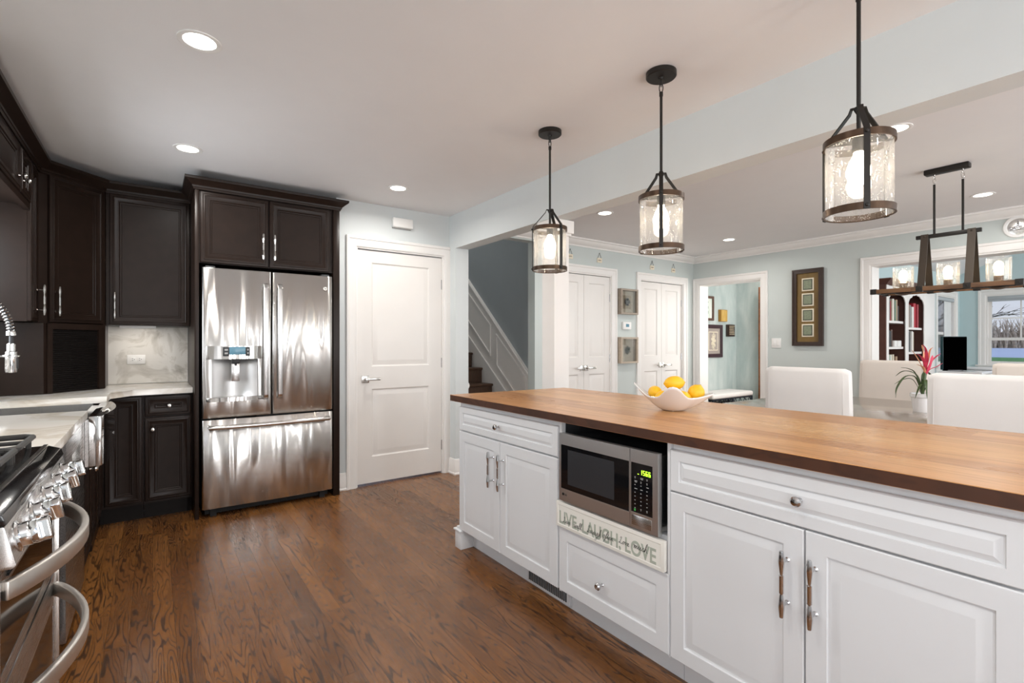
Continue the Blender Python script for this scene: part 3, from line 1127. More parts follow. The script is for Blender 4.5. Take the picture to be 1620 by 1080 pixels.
# backsplash, outlet
tag(obj('backsplash', M().box(-.278, .234, 4.905, 4.918, .916, 1.36), SPLASH), 'grey stone backsplash slab left of the refrigerator', 'backsplash')
t = thing('outlet', (-.105, 4.90, 1.07), 'white double outlet plate on the stone backsplash', 'outlet')
fr = FY((-.163, 4.904, 1.068))
obj('plate', M().fbox(fr, 0, .116, 0, .072, 0, .006, .003), WHITEP, t)
for a in (.036, .080):
    so = obj('socket', M().fbox(fr, a - .017, a + .017, .018, .054, .005, .009, .002), WHITEP, t)
    for s in (-1, 1):
        obj('slot', M().fbox(fr, a - .006, a + .003, .036 + s * .007 - .0015, .036 + s * .007 + .0015, .0088, .0096), DGREY, so)
    obj('slot', M().fbox(fr, a + .008, a + .012, .033, .039, .0088, .0096), DGREY, so)

# left run under the counter
t = thing('sink_base_cabinet', (-.58, 3.46, 0), 'espresso sink base cabinet with two doors below the apron sink', 'cabinet')
obj('body', M().box(-.895, -.292, 3.095, 3.835, .115, .640), ESP, t)
obj('toe_kick', M().box(-.36, -.33, 3.095, 3.835, 0, .115), ESP2, t)
for y0, kn in ((3.10, .33), (3.468, .035)):
    fr = FXP((-.27, y0, .135))
    d = ddoor(t, fr, .362, .50)
    knob(d, fr, kn, .435)
t = thing('blind_corner_cabinet', (-.58, 4.2, 0), 'espresso blind corner base panel between sink and back run', 'cabinet')
obj('body', M().box(-.895, -.292, 3.84, 4.91, .115, .872).box(-.36, -.292, 3.84, 4.362, 0, .115), ESP, t)
ddoor(t, FXP((-.27, 3.845, .135)), .40, .73)
# narrow filler between range and dishwasher
t = thing('filler_cabinet', (-.58, 2.27, 0), 'narrow espresso base cabinet between range and dishwasher', 'cabinet')
obj('body', M().box(-.895, -.30, 2.10, 2.455, .115, .872).box(-.895, -.35, 2.10, 2.455, 0, .115), ESP, t)
ddoor(t, FXP((-.278, 2.105, .135)), .345, .73)
# dishwasher
t = thing('dishwasher', (-.58, 2.77, 0), 'stainless dishwasher with pocket handle between range and sink', 'dishwasher')
obj('body', M().box(-.895, -.30, 2.462, 3.085, .10, .868), DGREY, t)
m = M()
m.slab(FXP((-.262, 2.466, .12)), .616, .745, .036, holes=[(.18, .60, .44, .665)])
obj('door', m, STEELX, t)
obj('pocket_handle', M().fbox(FXP((-.262, 2.466, .12)), .18, .44, .60, .665, -.034, -.028).fbox(FXP((-.262, 2.466, .12)), .18, .44, .600, .606, -.03, .002), NICKEL, t)
obj('toe_kick', M().box(-.36, -.33, 2.466, 3.085, 0, .10), GASKET, t)

# stone countertop, one continuous piece round the sink
m = M()
m.prism([(-.898, 2.092), (-.25, 2.092), (-.25, 3.088), (-.70, 3.088), (-.70, 3.832), (-.222, 3.832), (-.222, 4.085), (-.115, 4.238), (.234, 4.248), (.234, 4.903), (-.898, 4.903)], .876, .914, .003)
tag(obj('countertop', m, STONE), 'cream quartzite countertop wrapping round the apron sink', 'countertop')

# apron sink
t = thing('apron_sink', (-.45, 3.46, .64), 'stainless farmhouse sink with bowed apron front', 'sink')
arc = [(-.200 + .036 * math.sin(PI * k / 14), 3.094 + .732 * k / 14) for k in range(15)]
m = M()
m.prism([(-.248, 3.094)] + arc + [(-.248, 3.826)], .645, .884, .003)
m.box(-.286, -.248, 3.094, 3.826, .645, .870)
obj('apron', m, POLISHED, t, smooth=40)
m = M()
m.box(-.69, -.286, 3.096, 3.102, .66, .876)
m.box(-.69, -.286, 3.826, 3.830, .66, .876)
m.box(-.695, -.689, 3.096, 3.830, .66, .876)
m.box(-.69, -.286, 3.096, 3.830, .652, .66)
obj('basin', m, STEEL, t)
obj('drain', M().lathe([(.0, .664), (.035, .664), (.045, .661)], (-.5, 3.46, 0)), CHROME, t)

# spring faucet
t = thing('faucet', (-.80, 3.47, .914), 'chrome spring neck faucet with hanging spray head', 'faucet')
obj('base', M().lathe([(.032, .914), (.032, .93), (.022, .94), (.020, 1.16), (.016, 1.17)], (-.80, 3.47, 0)), CHROME, t)
arcp = [V3((-.80, 3.47, 1.16)), V3((-.80, 3.47, 1.30)), V3((-.785, 3.47, 1.41)), V3((-.73, 3.47, 1.475)), V3((-.665, 3.47, 1.465)), V3((-.605, 3.47, 1.405)), V3((-.577, 3.47, 1.33)), V3((-.572, 3.47, 1.27)), V3((-.572, 3.47, 1.225))]
sp = spline(arcp, 10)
obj('hose', M().tube(sp, .0085, 10), DGREY, t)
L = [0]
for a, b in zip(sp, sp[1:]):
    L.append(L[-1] + (b - a).length)
co, turns, NS = [], 42, 42 * 9
for k in range(NS + 1):
    s = (L[-1] - .045) * k / NS
    i = max(j for j in range(len(L)) if L[j] <= s + 1e-9)
    i = min(i, len(sp) - 2)
    f = (s - L[i]) / max(1e-6, L[i + 1] - L[i])
    p = sp[i].lerp(sp[i + 1], f)
    d = (sp[i + 1] - sp[i]).normalized()
    sd = V3((0, 1, 0))
    n2 = d.cross(sd).normalized()
    a = 2 * PI * turns * k / NS
    co.append(p + (sd * math.cos(a) + n2 * math.sin(a)) * .0155)
obj('spring', M().tube(co, .0032, 5), CHROME, t)
mx = Matrix.Translation((-.572, 3.47, 0))
m = M()
m.lathe([(.018, 1.292), (.019, 1.288), (.019, 1.272), (.012, 1.268)], mx=mx)
m.lathe([(.0135, 1.232), (.0165, 1.228), (.0165, 1.195), (.0215, 1.19), (.0225, 1.10), (.0205, 1.088), (.012, 1.086)], mx=mx)
obj('spray_head', m, CHROME, t)
m = M()
m.box(-.556, -.546, 3.462, 3.478, 1.105, 1.16, .003)
obj('spray_button', m, DGREY, t)
m = M()
m.tube([(-.80, 3.47, 1.165), (-.59, 3.47, 1.170)], .006, 10)
m.tube([(-.572 + .026 * math.cos(q * PI / 8), 3.47 + .026 * math.sin(q * PI / 8), 1.170) for q in range(16)], .006, 8, closed=True)
obj('docking_arm', m, CHROME, t)
obj('lever', M().tube([(-.80, 3.45, 1.02), (-.80, 3.40, 1.04), (-.80, 3.36, 1.09)], [.009, .007, .006], 10), CHROME, t)

# ------------------------------------------------------------------ range
t = thing('range', (-.55, 1.71, 0), 'stainless double oven gas range with five chrome knobs', 'range')
Y0, Y1 = 1.334, 2.086
obj('body', M().box(-.895, -.285, Y0, Y1, .03, .885), STEELX, t)
obj('kick_plate', M().box(-.32, -.29, Y0 + .01, Y1 - .01, 0, .10), GASKET, t)
# cooktop
m = M()
m.box(-.895, -.262, Y0, Y1, .885, .918, .004)
m.prism([(-.262, .8855), (-.226, .886), (-.232, .906), (-.262, .918)], Y0, Y1, .002,
        mx=Matrix(((1, 0, 0, 0), (0, 0, 1, 0), (0, 1, 0, 0), (0, 0, 0, 1))))
obj('cooktop', m, BLACK, t)
m = M().box(-.272, -.262, Y0, Y1, .9185, .9215)
obj('cooktop_trim', m, NICKEL, t)
for gy0, gy1 in ((Y0 + .02, Y0 + .26), (Y0 + .265, Y0 + .487), (Y0 + .492, Y1 - .02)):
    m = M()
    x0, x1, zt = -.86, -.292, .953
    pts = [(x0 + .02, gy0), (x1 - .02, gy0), (x1, gy0 + .02), (x1, gy1 - .02), (x1 - .02, gy1), (x0 + .02, gy1), (x0, gy1 - .02), (x0, gy0 + .02)]
    m.tube([V3((a, b, zt)) for a, b in pts], .0085, 8, closed=True)
    ym = (gy0 + gy1) / 2
    m.tube([(x0, ym, zt), (x1, ym, zt)], .006, 8)
    for xx in (-.71, -.58, -.43):
        m.tube([(xx, gy0, zt), (xx, gy1, zt)], .006, 8)
    for a, b in ((x1 - .01, gy0 + .01), (x1 - .01, gy1 - .01), (x0 + .01, gy0 + .01), (x0 + .01, gy1 - .01)):
        m.tube([(a, b, zt), (a, b, .917)], .007, 8)
    obj('grate', m, GRATE, t)
for xx, yy in ((-.43, Y0 + .14), (-.43, Y1 - .14), (-.72, Y0 + .14), (-.72, Y1 - .14), (-.57, 1.71)):
    m = M().lathe([(.055, .918), (.052, .926), (.036, .928), (.036, .938), (.030, .942), (0, .942)], (xx, yy, 0))
    obj('burner', m, GRATE, t)
# control panel
m = M()
m.prism([(-.29, .805), (-.219, .800), (-.212, .806), (-.229, .884), (-.29, .884)], Y0, Y1, .003,
        mx=Matrix(((1, 0, 0, 0), (0, 0, 1, 0), (0, 1, 0, 0), (0, 0, 0, 1))))
obj('control_panel', m, STEELX, t)
kd = V3((1, 0, .20)).normalized()
for k in range(5):
    p = V3((-.221, 1.392 + k * .152, .846))
    m = M()
    mx = axis_mx(p, kd)
    m.lathe([(.031, -.002), (.031, .003), (.026, .005), (.0245, .007), (.0245, .020), (.0235, .022), (.0245, .024), (.0245, .034), (.020, .036)], mx=mx, n=28)
    # grip: blade shaped cap with flat sides
    gm = []
    for q in range(28):
        a = 2 * PI * q / 28
        gm.append((max(-.0155, min(.0155, .0240 * math.cos(a))), .0240 * math.sin(a)))
    tilt = Matrix.Rotation(R(18 if k % 2 else -8), 4, 'Z')
    m.prism(gm, .030, .052, .002, mx=mx @ tilt)
    obj('knob', m, CHROME, t, smooth=30)
# oven doors with glass, vent slots and bowed handles
for z0, z1, hz, nm in ((.545, .792, .742, 'upper'), (.115, .535, .492, 'lower')):
    m = M()
    hb = .05 if nm == 'upper' else .09
    fr = FXP((-.243, Y0 + .002, z0))
    m.slab(fr, Y1 - Y0 - .004, z1 - z0, .042, holes=[(.045, .03, Y1 - Y0 - .049, z1 - z0 - hb)])
    dr = obj('oven_door', m, STEELX, t)
    obj('door_glass', M().fbox(fr, .045, Y1 - Y0 - .049, .03, z1 - z0 - hb, -.02, -.001), OVENG, dr)
    hp = []
    for k in range(25):
        q = k / 24
        hp.append(V3((-.240 + .095 * math.sin(PI * q) ** .8, Y0 + .055 + (Y1 - Y0 - .110) * q, hz)))
    m = M().strap(hp, (0, 0, 1), .040, .016)
    es = list(m.bm.edges)
    bmesh.ops.bevel(m.bm, geom=es, offset=.0035, segments=2, profile=.5, affect='EDGES')
    obj('oven_handle', m, SATIN, dr, smooth=60)
m = M()
for k in range(5):
    m.box(-.243, -.2395, Y0 + .10, Y1 - .10, .757 + k * .0055, .760 + k * .0055)
obj('vent_slots', m, GASKET, t)
for yy in (Y0, Y1 - .012):
    obj('side_trim', M().box(-.30, -.236, yy - (.003 if yy == Y0 else -.003), yy + .012, .10, .80, .002), NICKEL, t)

# ------------------------------------------------------------------ refrigerator
t = thing('refrigerator', (.723, 4.45, 0), 'stainless french door refrigerator with water dispenser in espresso surround', 'refrigerator')
obj('body', M().box(.282, 1.166, 4.205, 4.88, .045, 1.750).box(.640, 1.166, 4.150, 4.205, .045, 1.750), DGREY, t)
obj('kick_grille', M().box(.30, 1.15, 4.15, 4.20, .012, .055).box(.33, .37, 4.12, 4.16, 0, .05).box(1.08, 1.12, 4.12, 4.16, 0, .05), GASKET, t)


def bowed(a0, a1, z0, z1, holes=(), bow=.010, dep=.070):
    """door skin with a slight bow and rounded vertical edges"""
    m = M()
    xs = [a0 + .0, a0 + .004, a0 + .012] + [a0 + .012 + (a1 - a0 - .024) * k / 14 for k in range(1, 14)] + [a1 - .012, a1 - .004, a1]
    for hx in holes:
        xs += [hx[0], hx[2]]
    xs = sorted(set(round(x, 5) for x in xs))
    zs = sorted({z0, z0 + .004, z1 - .004, z1} | {q for hx in holes for q in (hx[1], hx[3])})

    def yy(x):
        e = min(x - a0, a1 - x)
        r = .012
        c = 0 if e >= r else r - math.sqrt(max(0, r * r - (r - e) ** 2))
        return 4.078 - bow * math.sin(PI * (x - .275) / .897) + bow * .5 + c
    vs = {}

    def vt(x, z):
        k = (x, z)
        if k not in vs:
            vs[k] = m.bm.verts.new((x, yy(x) + (.003 if z in (z0, z1) else 0), z))
        return vs[k]
    bk = {}

    def vb(x, z):
        k = (x, z)
        if k not in bk:
            bk[k] = m.bm.verts.new((x, 4.078 + dep, z))
        return bk[k]
    ins = lambda x, z: any(h[0] < x < h[2] and h[1] < z < h[3] for h in holes)
    for i in range(len(xs) - 1):
        for j in range(len(zs) - 1):
            if ins((xs[i] + xs[i + 1]) / 2, (zs[j] + zs[j + 1]) / 2):
                continue
            m.bm.faces.new((vt(xs[i], zs[j]), vt(xs[i + 1], zs[j]), vt(xs[i + 1], zs[j + 1]), vt(xs[i], zs[j + 1])))
    for i in range(len(xs) - 1):
        m.bm.faces.new((vt(xs[i], z0), vb(xs[i], z0), vb(xs[i + 1], z0), vt(xs[i + 1], z0)))
        m.bm.faces.new((vt(xs[i], z1), vt(xs[i + 1], z1), vb(xs[i + 1], z1), vb(xs[i], z1)))
    for j in range(len(zs) - 1):
        for x in (xs[0], xs[-1]):
            m.bm.faces.new((vt(x, zs[j]), vt(x, zs[j + 1]), vb(x, zs[j + 1]), vb(x, zs[j])))
    return m


HX = (.335, .845, .628, 1.118)
dl = obj('door', bowed(.277, .7205, .702, 1.764, [HX]), FRIDGE, t, smooth=50)
drr = obj('door', bowed(.7275, 1.171, .702, 1.764), FRIDGE, t, smooth=50)
fz = obj('freezer_drawer', bowed(.277, 1.171, .062, .688), FRIDGE, t, smooth=50)
for px, par in ((.676, dl), (.772, drr)):
    m = M()
    hp = [V3((px, 4.086, 1.672)), V3((px, 4.040, 1.664)), V3((px, 4.026, 1.64)), V3((px, 4.022, 1.25)), V3((px, 4.026, .85)), V3((px, 4.040, .828)), V3((px, 4.086, .820))]
    m.strap(hp, (1, 0, 0), .034, .016)
    bmesh.ops.bevel(m.bm, geom=list(m.bm.edges), offset=.004, segments=2, profile=.5, affect='EDGES')
    obj('handle', m, STEEL, par, smooth=50)
m = M()
hp = [V3((.325 + .80 * k / 16, 4.022 - .014 * math.sin(PI * k / 16), .640)) for k in range(17)]
m.tube([hp[0] + V3((0, .055, 0))] + hp + [hp[-1] + V3((0, .055, 0))], .0165, 12)
obj('handle', m, NICKEL, fz, smooth=50)
# dispenser: curved control band, recessed cavity, paddle, bowed tray
AX, AW = .4835, .182


def arcpts(off, k=16, out=.030, w=AW):
    return [(AX - w + 2 * w * i / k, 4.080 - out * math.sin(PI * i / k) ** .7 + off) for i in range(k + 1)]


m = M()
m.prism(arcpts(-.004) + [(AX + AW, 4.100), (AX - AW, 4.100)], 1.118, 1.212, .003)
dp = obj('dispenser_panel', m, FRIDGE, dl, smooth=50)
for a, b, yb in ((.402, .440, 4.0405), (.545, .572, 4.0425)):
    obj('button_pad', M().box(a, b, yb, 4.075, 1.140, 1.204, .002), DGREY, dl)
    for bz in (1.185, 1.160):
        obj('button', M().box(a + .010, b - .008, yb - .001, yb + .0015, bz - .006, bz + .006), PRINT, dl)
obj('display', M().box(.441, .544, 4.0385, 4.075, 1.150, 1.206, .002), LCD, dl)
m = M()
k = 18
inner = [(HX[0] + (HX[2] - HX[0]) * i / k, 4.088 + .100 * math.sin(PI * i / k) ** .75) for i in range(k + 1)]
outer = [(x, y + .004) for x, y in inner]
m.prism(inner + outer[::-1], HX[1], HX[3])
m.prism(inner, HX[1] - .004, HX[1])
m.prism(inner, HX[3], HX[3] + .004)
obj('dispenser_recess', m, RECESS, dl, smooth=50)
obj('nozzle', M().box(.465, .515, 4.10, 4.15, 1.085, 1.118, .004).lathe([(.008, 1.07), (.008, 1.10)], (.49, 4.12, 0), 10), DGREY, dl)
obj('paddle', M().box(.462, .516, 4.118, 4.126, .955, 1.085, .003), STEEL, dl)
m = M()
tr = arcpts(-.006, out=.036)
m.prism(tr + [(AX + AW, 4.10), (AX - AW, 4.10)], .818, .846, .005)
obj('drip_tray', m, FRIDGE, dl, smooth=50)
# round badge with a four leaf monogram
m = M().lathe([(.0165, 0), (.0165, .002), (.0145, .0035), (.0140, .0025), (0, .0025)], mx=axis_mx(V3((1.112, 4.0775, 1.664)), (0, -1, 0)), n=28)
bd = obj('badge', m, NICKEL, drr)
m = M()
for k in range(4):
    a = PI / 4 + k * PI / 2
    c = V3((1.112 + .0062 * math.cos(a), 4.0745, 1.664 + .0062 * math.sin(a)))
    m.tube([c + V3((math.cos(b) * .0040, 0, math.sin(b) * .0040)) for b in [q * PI / 5 for q in range(10)]], .0011, 5, closed=True)
obj('monogram', m, DGREY, bd)
for a in (.30, 1.09):
    obj('hinge_cover', M().box(a, a + .06, 4.10, 4.17, 1.764, 1.780, .004), DGREY, t)


# ------------------------------------------------------------------ white island
ISP = [(0, -.003), (.003, 0), (.055, 0), (.057, -.006), (.062, -.007), (.088, -.0015), (.090, -.0015)]


def idoor(parent, fr, w, h, name='door', ins=0.):
    prof = ISP if not ins else [(0, -.003), (.003, 0), (.035, 0), (.037, -.006), (.041, -.007), (.056, -.0015), (.058, -.0015)]
    return obj(name, M().panel(fr, w, h, prof, .02), ISL, parent, smooth=20)


XF = 1.49
XB = 2.20


def island_cab(name, y1, y0, label, body=True):
    t = thing(name, (1.85, (y0 + y1) / 2, 0), label, 'cabinet')
    if body:
        obj('body', M().box(1.511, XB, y0 + .001, y1 - .001, .112, .8835), ISL, t)
    obj('plinth', M().box(1.577, XB, y0 + .001, y1 - .001, 0, .112), ISL, t)
    obj('back_panel', M().box(XB + .001, 2.24, y0, y1, 0, .8835), ISL, t)
    return t


# left cabinet
t = island_cab('island_cabinet', 2.608, 1.705, 'white island cabinet with drawer and two doors left of the microwave')
fr = FX((XF, 2.604, .716))
d = idoor(t, fr, .892, .139, 'drawer', -.012)
knob(d, fr, .42, .072, PEWTER)
for y1, w, hx in ((2.604, .426, .368), (2.174, .462, .030)):
    fr = FX((XF, y1, .120))
    d = idoor(t, fr, w, .588)
    pull(d, fr, hx, .435)
obj('end_panel', M().box(1.512, 2.24, 2.609, 2.622, 0, .8835), ISL, t)
# foot block at the corner
m = M()
m.box(1.487, 1.585, 2.580, 2.648, 0, .105, .002)
m.box(1.478, 1.59, 2.572, 2.656, .105, .116, .003)
m.box(1.492, 1.58, 2.585, 2.640, .116, .130, .004)
obj('corner_foot', m, ISL, t)
# plinth heater grille
m = M()
m.box(1.566, 1.5768, 1.715, 2.035, .012, .100, .002)
gr = obj('grille_plate', m, ISL, t)
m = M()
for k in range(22):
    yk = 2.018 - k * .0132
    m.box(1.5635, 1.568, yk - .0078, yk, .024, .088)
obj('grille_slots', m, DGREY, gr)

# microwave bay
t = island_cab('microwave_cabinet', 1.705, 1.107, 'white island cabinet with microwave niche above one wide drawer', body=False)
m = M()
m.box(1.497, XB, 1.690, 1.704, .112, .8835)
m.box(1.497, XB, 1.108, 1.120, .112, .8835)
m.box(1.512, XB, 1.120, 1.690, .50, .535)
m.box(1.512, XB, 1.120, 1.690, .112, .135)
m.box(1.93, XB, 1.120, 1.690, .135, .8835)
m.box(1.512, 1.53, 1.120, 1.690, .405, .50)
obj('body', m, ISL, t)
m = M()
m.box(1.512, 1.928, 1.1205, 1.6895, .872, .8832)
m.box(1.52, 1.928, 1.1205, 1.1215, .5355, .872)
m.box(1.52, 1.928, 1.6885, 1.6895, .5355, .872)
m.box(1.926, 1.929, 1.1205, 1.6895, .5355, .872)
obj('niche_dark_sheets', m, DGREY, t)  # thin dark grey sheets added over the white niche faces
fr = FX((XF, 1.702, .120))
d = idoor(t, fr, .592, .288, 'drawer')
knob(d, fr, .268, .125, PEWTER)

# right cabinet
t = island_cab('island_cabinet', 1.107, .205, 'white island cabinet with full width drawer and two doors right of the microwave')
fr = FX((XF, 1.104, .712))
d = idoor(t, fr, .894, .144, 'drawer', -.012)
knob(d, fr, .437, .076, PEWTER)
for y1, w, hx in ((1.104, .447, .402), (.653, .447, .026)):
    fr = FX((XF, y1, .120))
    d = idoor(t, fr, w, .586)
    pull(d, fr, hx, .425)
obj('end_panel', M().box(1.512, 2.24, .185, .204, 0, .8835), ISL, t)

# butcher block
top = [(1.462, 2.667), (1.462, .10), (2.46, .10), (2.336, 2.612)]
m = M().prism(top, .884, .921, .0015, 1)
m.bm.faces.ensure_lookup_table()
m.bm.normal_update()
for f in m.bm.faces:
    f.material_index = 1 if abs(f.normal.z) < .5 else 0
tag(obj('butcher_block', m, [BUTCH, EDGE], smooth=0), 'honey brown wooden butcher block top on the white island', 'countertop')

# microwave
t = thing('microwave', (1.66, 1.41, .536), 'stainless countertop microwave set in the island niche', 'microwave')
MY, MZ = 1.676, .538
fr = FX((1.470, MY, MZ))
MW, MH = .535, .297
obj('body', M().box(1.488, 1.88, MY - MW + .012, MY - .006, MZ + .004, MZ + MH - .012, .004), STEEL, t)
for q in (.07, .49):
    obj('foot', M().box(1.52, 1.55, MY - q, MY - q + .03, .5352, .5415), GASKET, t)
m = M()
m.slab(fr, .405, MH, .022, holes=[(.012, .054, .405 - .004, MH - .050)])
dr = obj('door', m, MICRO, t)
gm = M().fbox(fr, .012, .401, .054, MH - .050, -.018, -.001)
obj('door_glass', gm, BLACKG, dr)
obj('window_screen', M().fbox(fr, .055, .325, .078, MH - .068, -.001, -.0004), mat('microwave_mesh', S(46, 47, 50), .35, var=.05), dr)
m = M()
m.slab((fr[0] + fr[1] * .407, fr[1], fr[2], fr[3]), .128, MH, .022, holes=[(.004, .060, .104, MH - .050)])
cp = obj('control_panel', m, MICRO, t)
f3 = (fr[0] + fr[1] * .407, fr[1], fr[2], fr[3])
obj('control_glass', M().fbox(f3, .004, .104, .060, MH - .050, -.018, -.001), BLACKG, cp)
m = M().fbox(f3, .008, .100, .012, .050, -.001, .0015, .001)
obj('release_button', m, STEELX, cp)
# seven segment clock 1566
SEG = {'1': 'bc', '5': 'afgcd', '6': 'afgecd'}
m = M()
dw, dh, th = .0085, .0175, .0022
for k, ch in enumerate('1566'):
    ax, bz = .047 + k * .0130, .206
    for s in SEG[ch]:
        x0, x1, z0, z1 = {'a': (0, dw, dh - th, dh), 'd': (0, dw, 0, th), 'g': (0, dw, dh / 2 - th / 2, dh / 2 + th / 2), 'f': (0, th, dh / 2, dh), 'b': (dw - th, dw, dh / 2, dh),
                          'e': (0, th, 0, dh / 2), 'c': (dw - th, dw, 0, dh / 2)}[s]
        m.fbox(f3, ax + x0, ax + x1, bz + z0, bz + z1, -.0011, -.0004)
m.fbox(f3, .035, .041, .2055, .2075, -.0011, -.0004)
obj('clock_digits', m, DIGIT, cp)
m = M()
rng = random.Random(5)
for r_ in range(9):
    for c_ in range(3):
        a, b = .020 + c_ * .028, .192 - r_ * .0145
        w = rng.choice((.010, .013, .005)) if r_ < 4 else .005
        m.fbox(f3, a, a + w, b, b + .0026, -.0011, -.0006)
        if r_ < 2 or r_ == 8:
            m.fbox(f3, a + .001, a + w * .9, b - .0042, b - .002, -.0011, -.0006)
obj('keypad', m, PRINT, cp)
obj('start_mark', M().fbox(f3, .018, .026, .066, .074, -.0011, -.0004), GREENP, cp)
m = text_mesh('LG', .012, (on(fr, .036, .026, .0008), fr[1], fr[2], fr[3]))
m.lathe([(.0062, 0), (.0062, .001)], mx=axis_mx(on(fr, .027, .030, .0002), fr[3]), n=20)
obj('maker_mark', m, INK, dr)

# handwriting: pen strokes for the words on the sign
PEN = {
    'L': ([(.10, .74), (.22, .95), (.32, .86), (.26, .50), (.19, .14), (.04, .02), (.02, .12), (.18, .13), (.44, 0), (.64, .12)], .62),
    'i': ([(0, .05), (.14, .42), (.15, .10), (.23, 0), (.36, .12)], .34), 'v': ([(0, .30), (.1, .42), (.18, .02), (.34, .40), (.46, .36)], .44),
    'e': ([(0, .10), (.24, .25), (.20, .42), (.08, .34), (.08, .08), (.22, 0), (.38, .12)], .38),
    'w': ([(0, .35), (.08, .40), (.12, .05), (.25, .03), (.33, .38), (.36, .05), (.5, .05), (.58, .40), (.68, .34)], .66),
    'l': ([(0, .05), (.20, .55), (.22, .95), (.12, .85), (.10, .15), (.20, 0), (.34, .10)], .32),
    'a': ([(.32, .35), (.15, .42), (.03, .18), (.12, .02), (.30, .30), (.32, .10), (.40, 0), (.5, .1)], .49),
    'u': ([(0, .1), (.10, .42), (.10, .1), (.20, 0), (.35, .38), (.36, .1), (.44, 0), (.54, .1)], .53),
    'g': ([(.32, .35), (.15, .42), (.03, .18), (.12, .02), (.30, .35), (.24, -.35), (.06, -.62), (-.04, -.5), (.2, -.2), (.48, .1)], .46),
    'h': ([(0, .05), (.22, .65), (.26, 1.0), (.14, .8), (.06, 0), (.18, .35), (.30, .35), (.32, .05), (.44, .08)], .42),
    'o': ([(.20, .42), (.04, .20), (.15, 0), (.34, .20), (.20, .42), (.44, .36)], .42),
    'f': ([(0, .05), (.30, .62), (.42, 1.0), (.26, .8), (.02, -.35), (-.12, -.62), (.10, -.2), (.2, .05), (.38, .15)], .36),
    't': ([(0, .05), (.16, .42), (.24, .85), (.15, .15), (.24, 0), (.36, .1)], .34),
    'n': ([(0, .3), (.08, .42), (.08, 0), (.22, .38), (.32, .35), (.34, .05), (.46, .1)], .45),
    'm': ([(0, .3), (.08, .42), (.08, 0), (.2, .38), (.28, .3), (.28, 0), (.42, .38), (.5, .3), (.52, .05), (.64, .1)], .63),
    'c': ([(.30, .36), (.18, .42), (.04, .2), (.14, 0), (.36, .12)], .35)}


def pen(m, text, fr, a, b, sc, r, slant=.25):
    for ch in text:
        if ch == ' ':
            a += .62 * sc
            continue
        if ch == '.':
            q = on(fr, a + .06 * sc, b + .02 * sc, .0004)
            m.tube([q, q + fr[1] * .0016], r * 1.3, 5)
            a += .30 * sc
            continue
        st, adv = PEN[ch]
        P = [on(fr, a + (x + z * slant) * sc, b + z * sc, .0004) for x, z in st]
        m.tube(spline(P, 5), r, 5)
        if ch == 'i':
            q = on(fr, a + .34 * sc, b + .62 * sc, .0004)
            m.tube([q, q + fr[1] * .0014], r * 1.2, 5)
        if ch == 't':
            m.tube([on(fr, a + .02 * sc + .14 * sc, b + .55 * sc, .0004), on(fr, a + .36 * sc + .14 * sc, b + .60 * sc, .0004)], r, 5)
        a += adv * sc
    return a


t = thing('word_sign', (1.485, 1.41, .413), 'cream LIVE, LAUGH, LOVE board with black script under the microwave', 'sign')
fs = FX((1.478, 1.704, .4135))
m = M().fbox(fs, 0, .584, 0, .112, -.018, 0, .004)
obj('board', m, SIGNF, t)
m = M()
m.panel((fs[0] + fs[3] * .0002, fs[1], fs[2], fs[3]), .584, .112, [(0, .0), (.010, .0025), (.013, .0025), (.016, .0012), (.017, .0012)], .0)
obj('sign_face', m, SIGNF, t, smooth=20)
ff = (on(fs, .020, .019, .0016), fs[1], fs[2], fs[3])
lm = text_mesh('LIVE, LAUGH, LOVE', .078, ff, space=1.0, bold=.0016)
xs = [(v.co - ff[0]).dot(fs[1]) for v in lm.bm.verts]
kx = .530 / max(xs)
for v in lm.bm.verts:
    q = (v.co - ff[0]).dot(fs[1])
    v.co += fs[1] * (q * kx - q)
obj('block_letters', lm, SIGNG, t, smooth=0)
fp = (fs[0] + fs[3] * .0022, fs[1], fs[2], fs[3])
for wd_, a, b, wl in (('Live', .046, .026, .050), ('well.', .116, .026, .056), ('Laugh', .197, .030, .080), ('often.', .286, .036, .064), ('Love', .372, .042, .052), ('much.', .445, .046, .074)):
    e = pen(M(), wd_, fp, 0, 0, 1, .001)
    m = M()
    pen(m, wd_, fp, a, b, wl / e, .0007)
    obj('script_word', m, INK, t)

# bowl of lemons
t = thing('fruit_bowl', (1.965, 1.440, .921), 'white porcelain bowl with four upswept corners on the wooden island top', 'bowl')
m = M()
NT, NR = 64, 14
ang0 = math.atan2(-1.440, -1.965)      # one corner towards the camera
hc = [.118, .080, .108, .122]            # corner heights: front, right, back, left
grid = []
for j in range(NR + 1):
    ring = []
    q = j / NR
    for i in range(NT):
        th = 2 * PI * i / NT
        w = ((1 + math.cos(4 * th)) / 2) ** 2.1
        ws = [max(0, math.cos(th - c * PI / 2)) ** 3 for c in range(4)]
        Hc = sum(x * y for x, y in zip(ws, hc)) / sum(ws)
        Rr = .128 + .050 * w
        Hh = .064 + (Hc - .064) * w
        rr = .044 + (Rr - .044) * (q ** .92)
        zz = .004 + Hh * (q ** 1.30)
        a = ang0 + th
        ring.append(m.bm.verts.new((1.965 + rr * math.cos(a), 1.440 + rr * math.sin(a), .921 + zz)))
    grid.append(ring)
for j in range(NR):
    for i in range(NT):
        m.bm.faces.new((grid[j][i], grid[j][(i + 1) % NT], grid[j + 1][(i + 1) % NT], grid[j + 1][i]))
m.bm.faces.new(grid[0][::-1])
obj('bowl', m, PORC, t, smooth=60, sol=.005)
m = M().lathe([(.040, .9215), (.042, .9215), (.042, .926), (.040, .926)], (1.965, 1.440, 0), 4, phase=ang0, cap=False)
m.prism([(1.965 + .046 * math.cos(ang0 + k * PI / 2), 1.440 + .046 * math.sin(ang0 + k * PI / 2)) for k in range(4)], .9212, .926, .001)
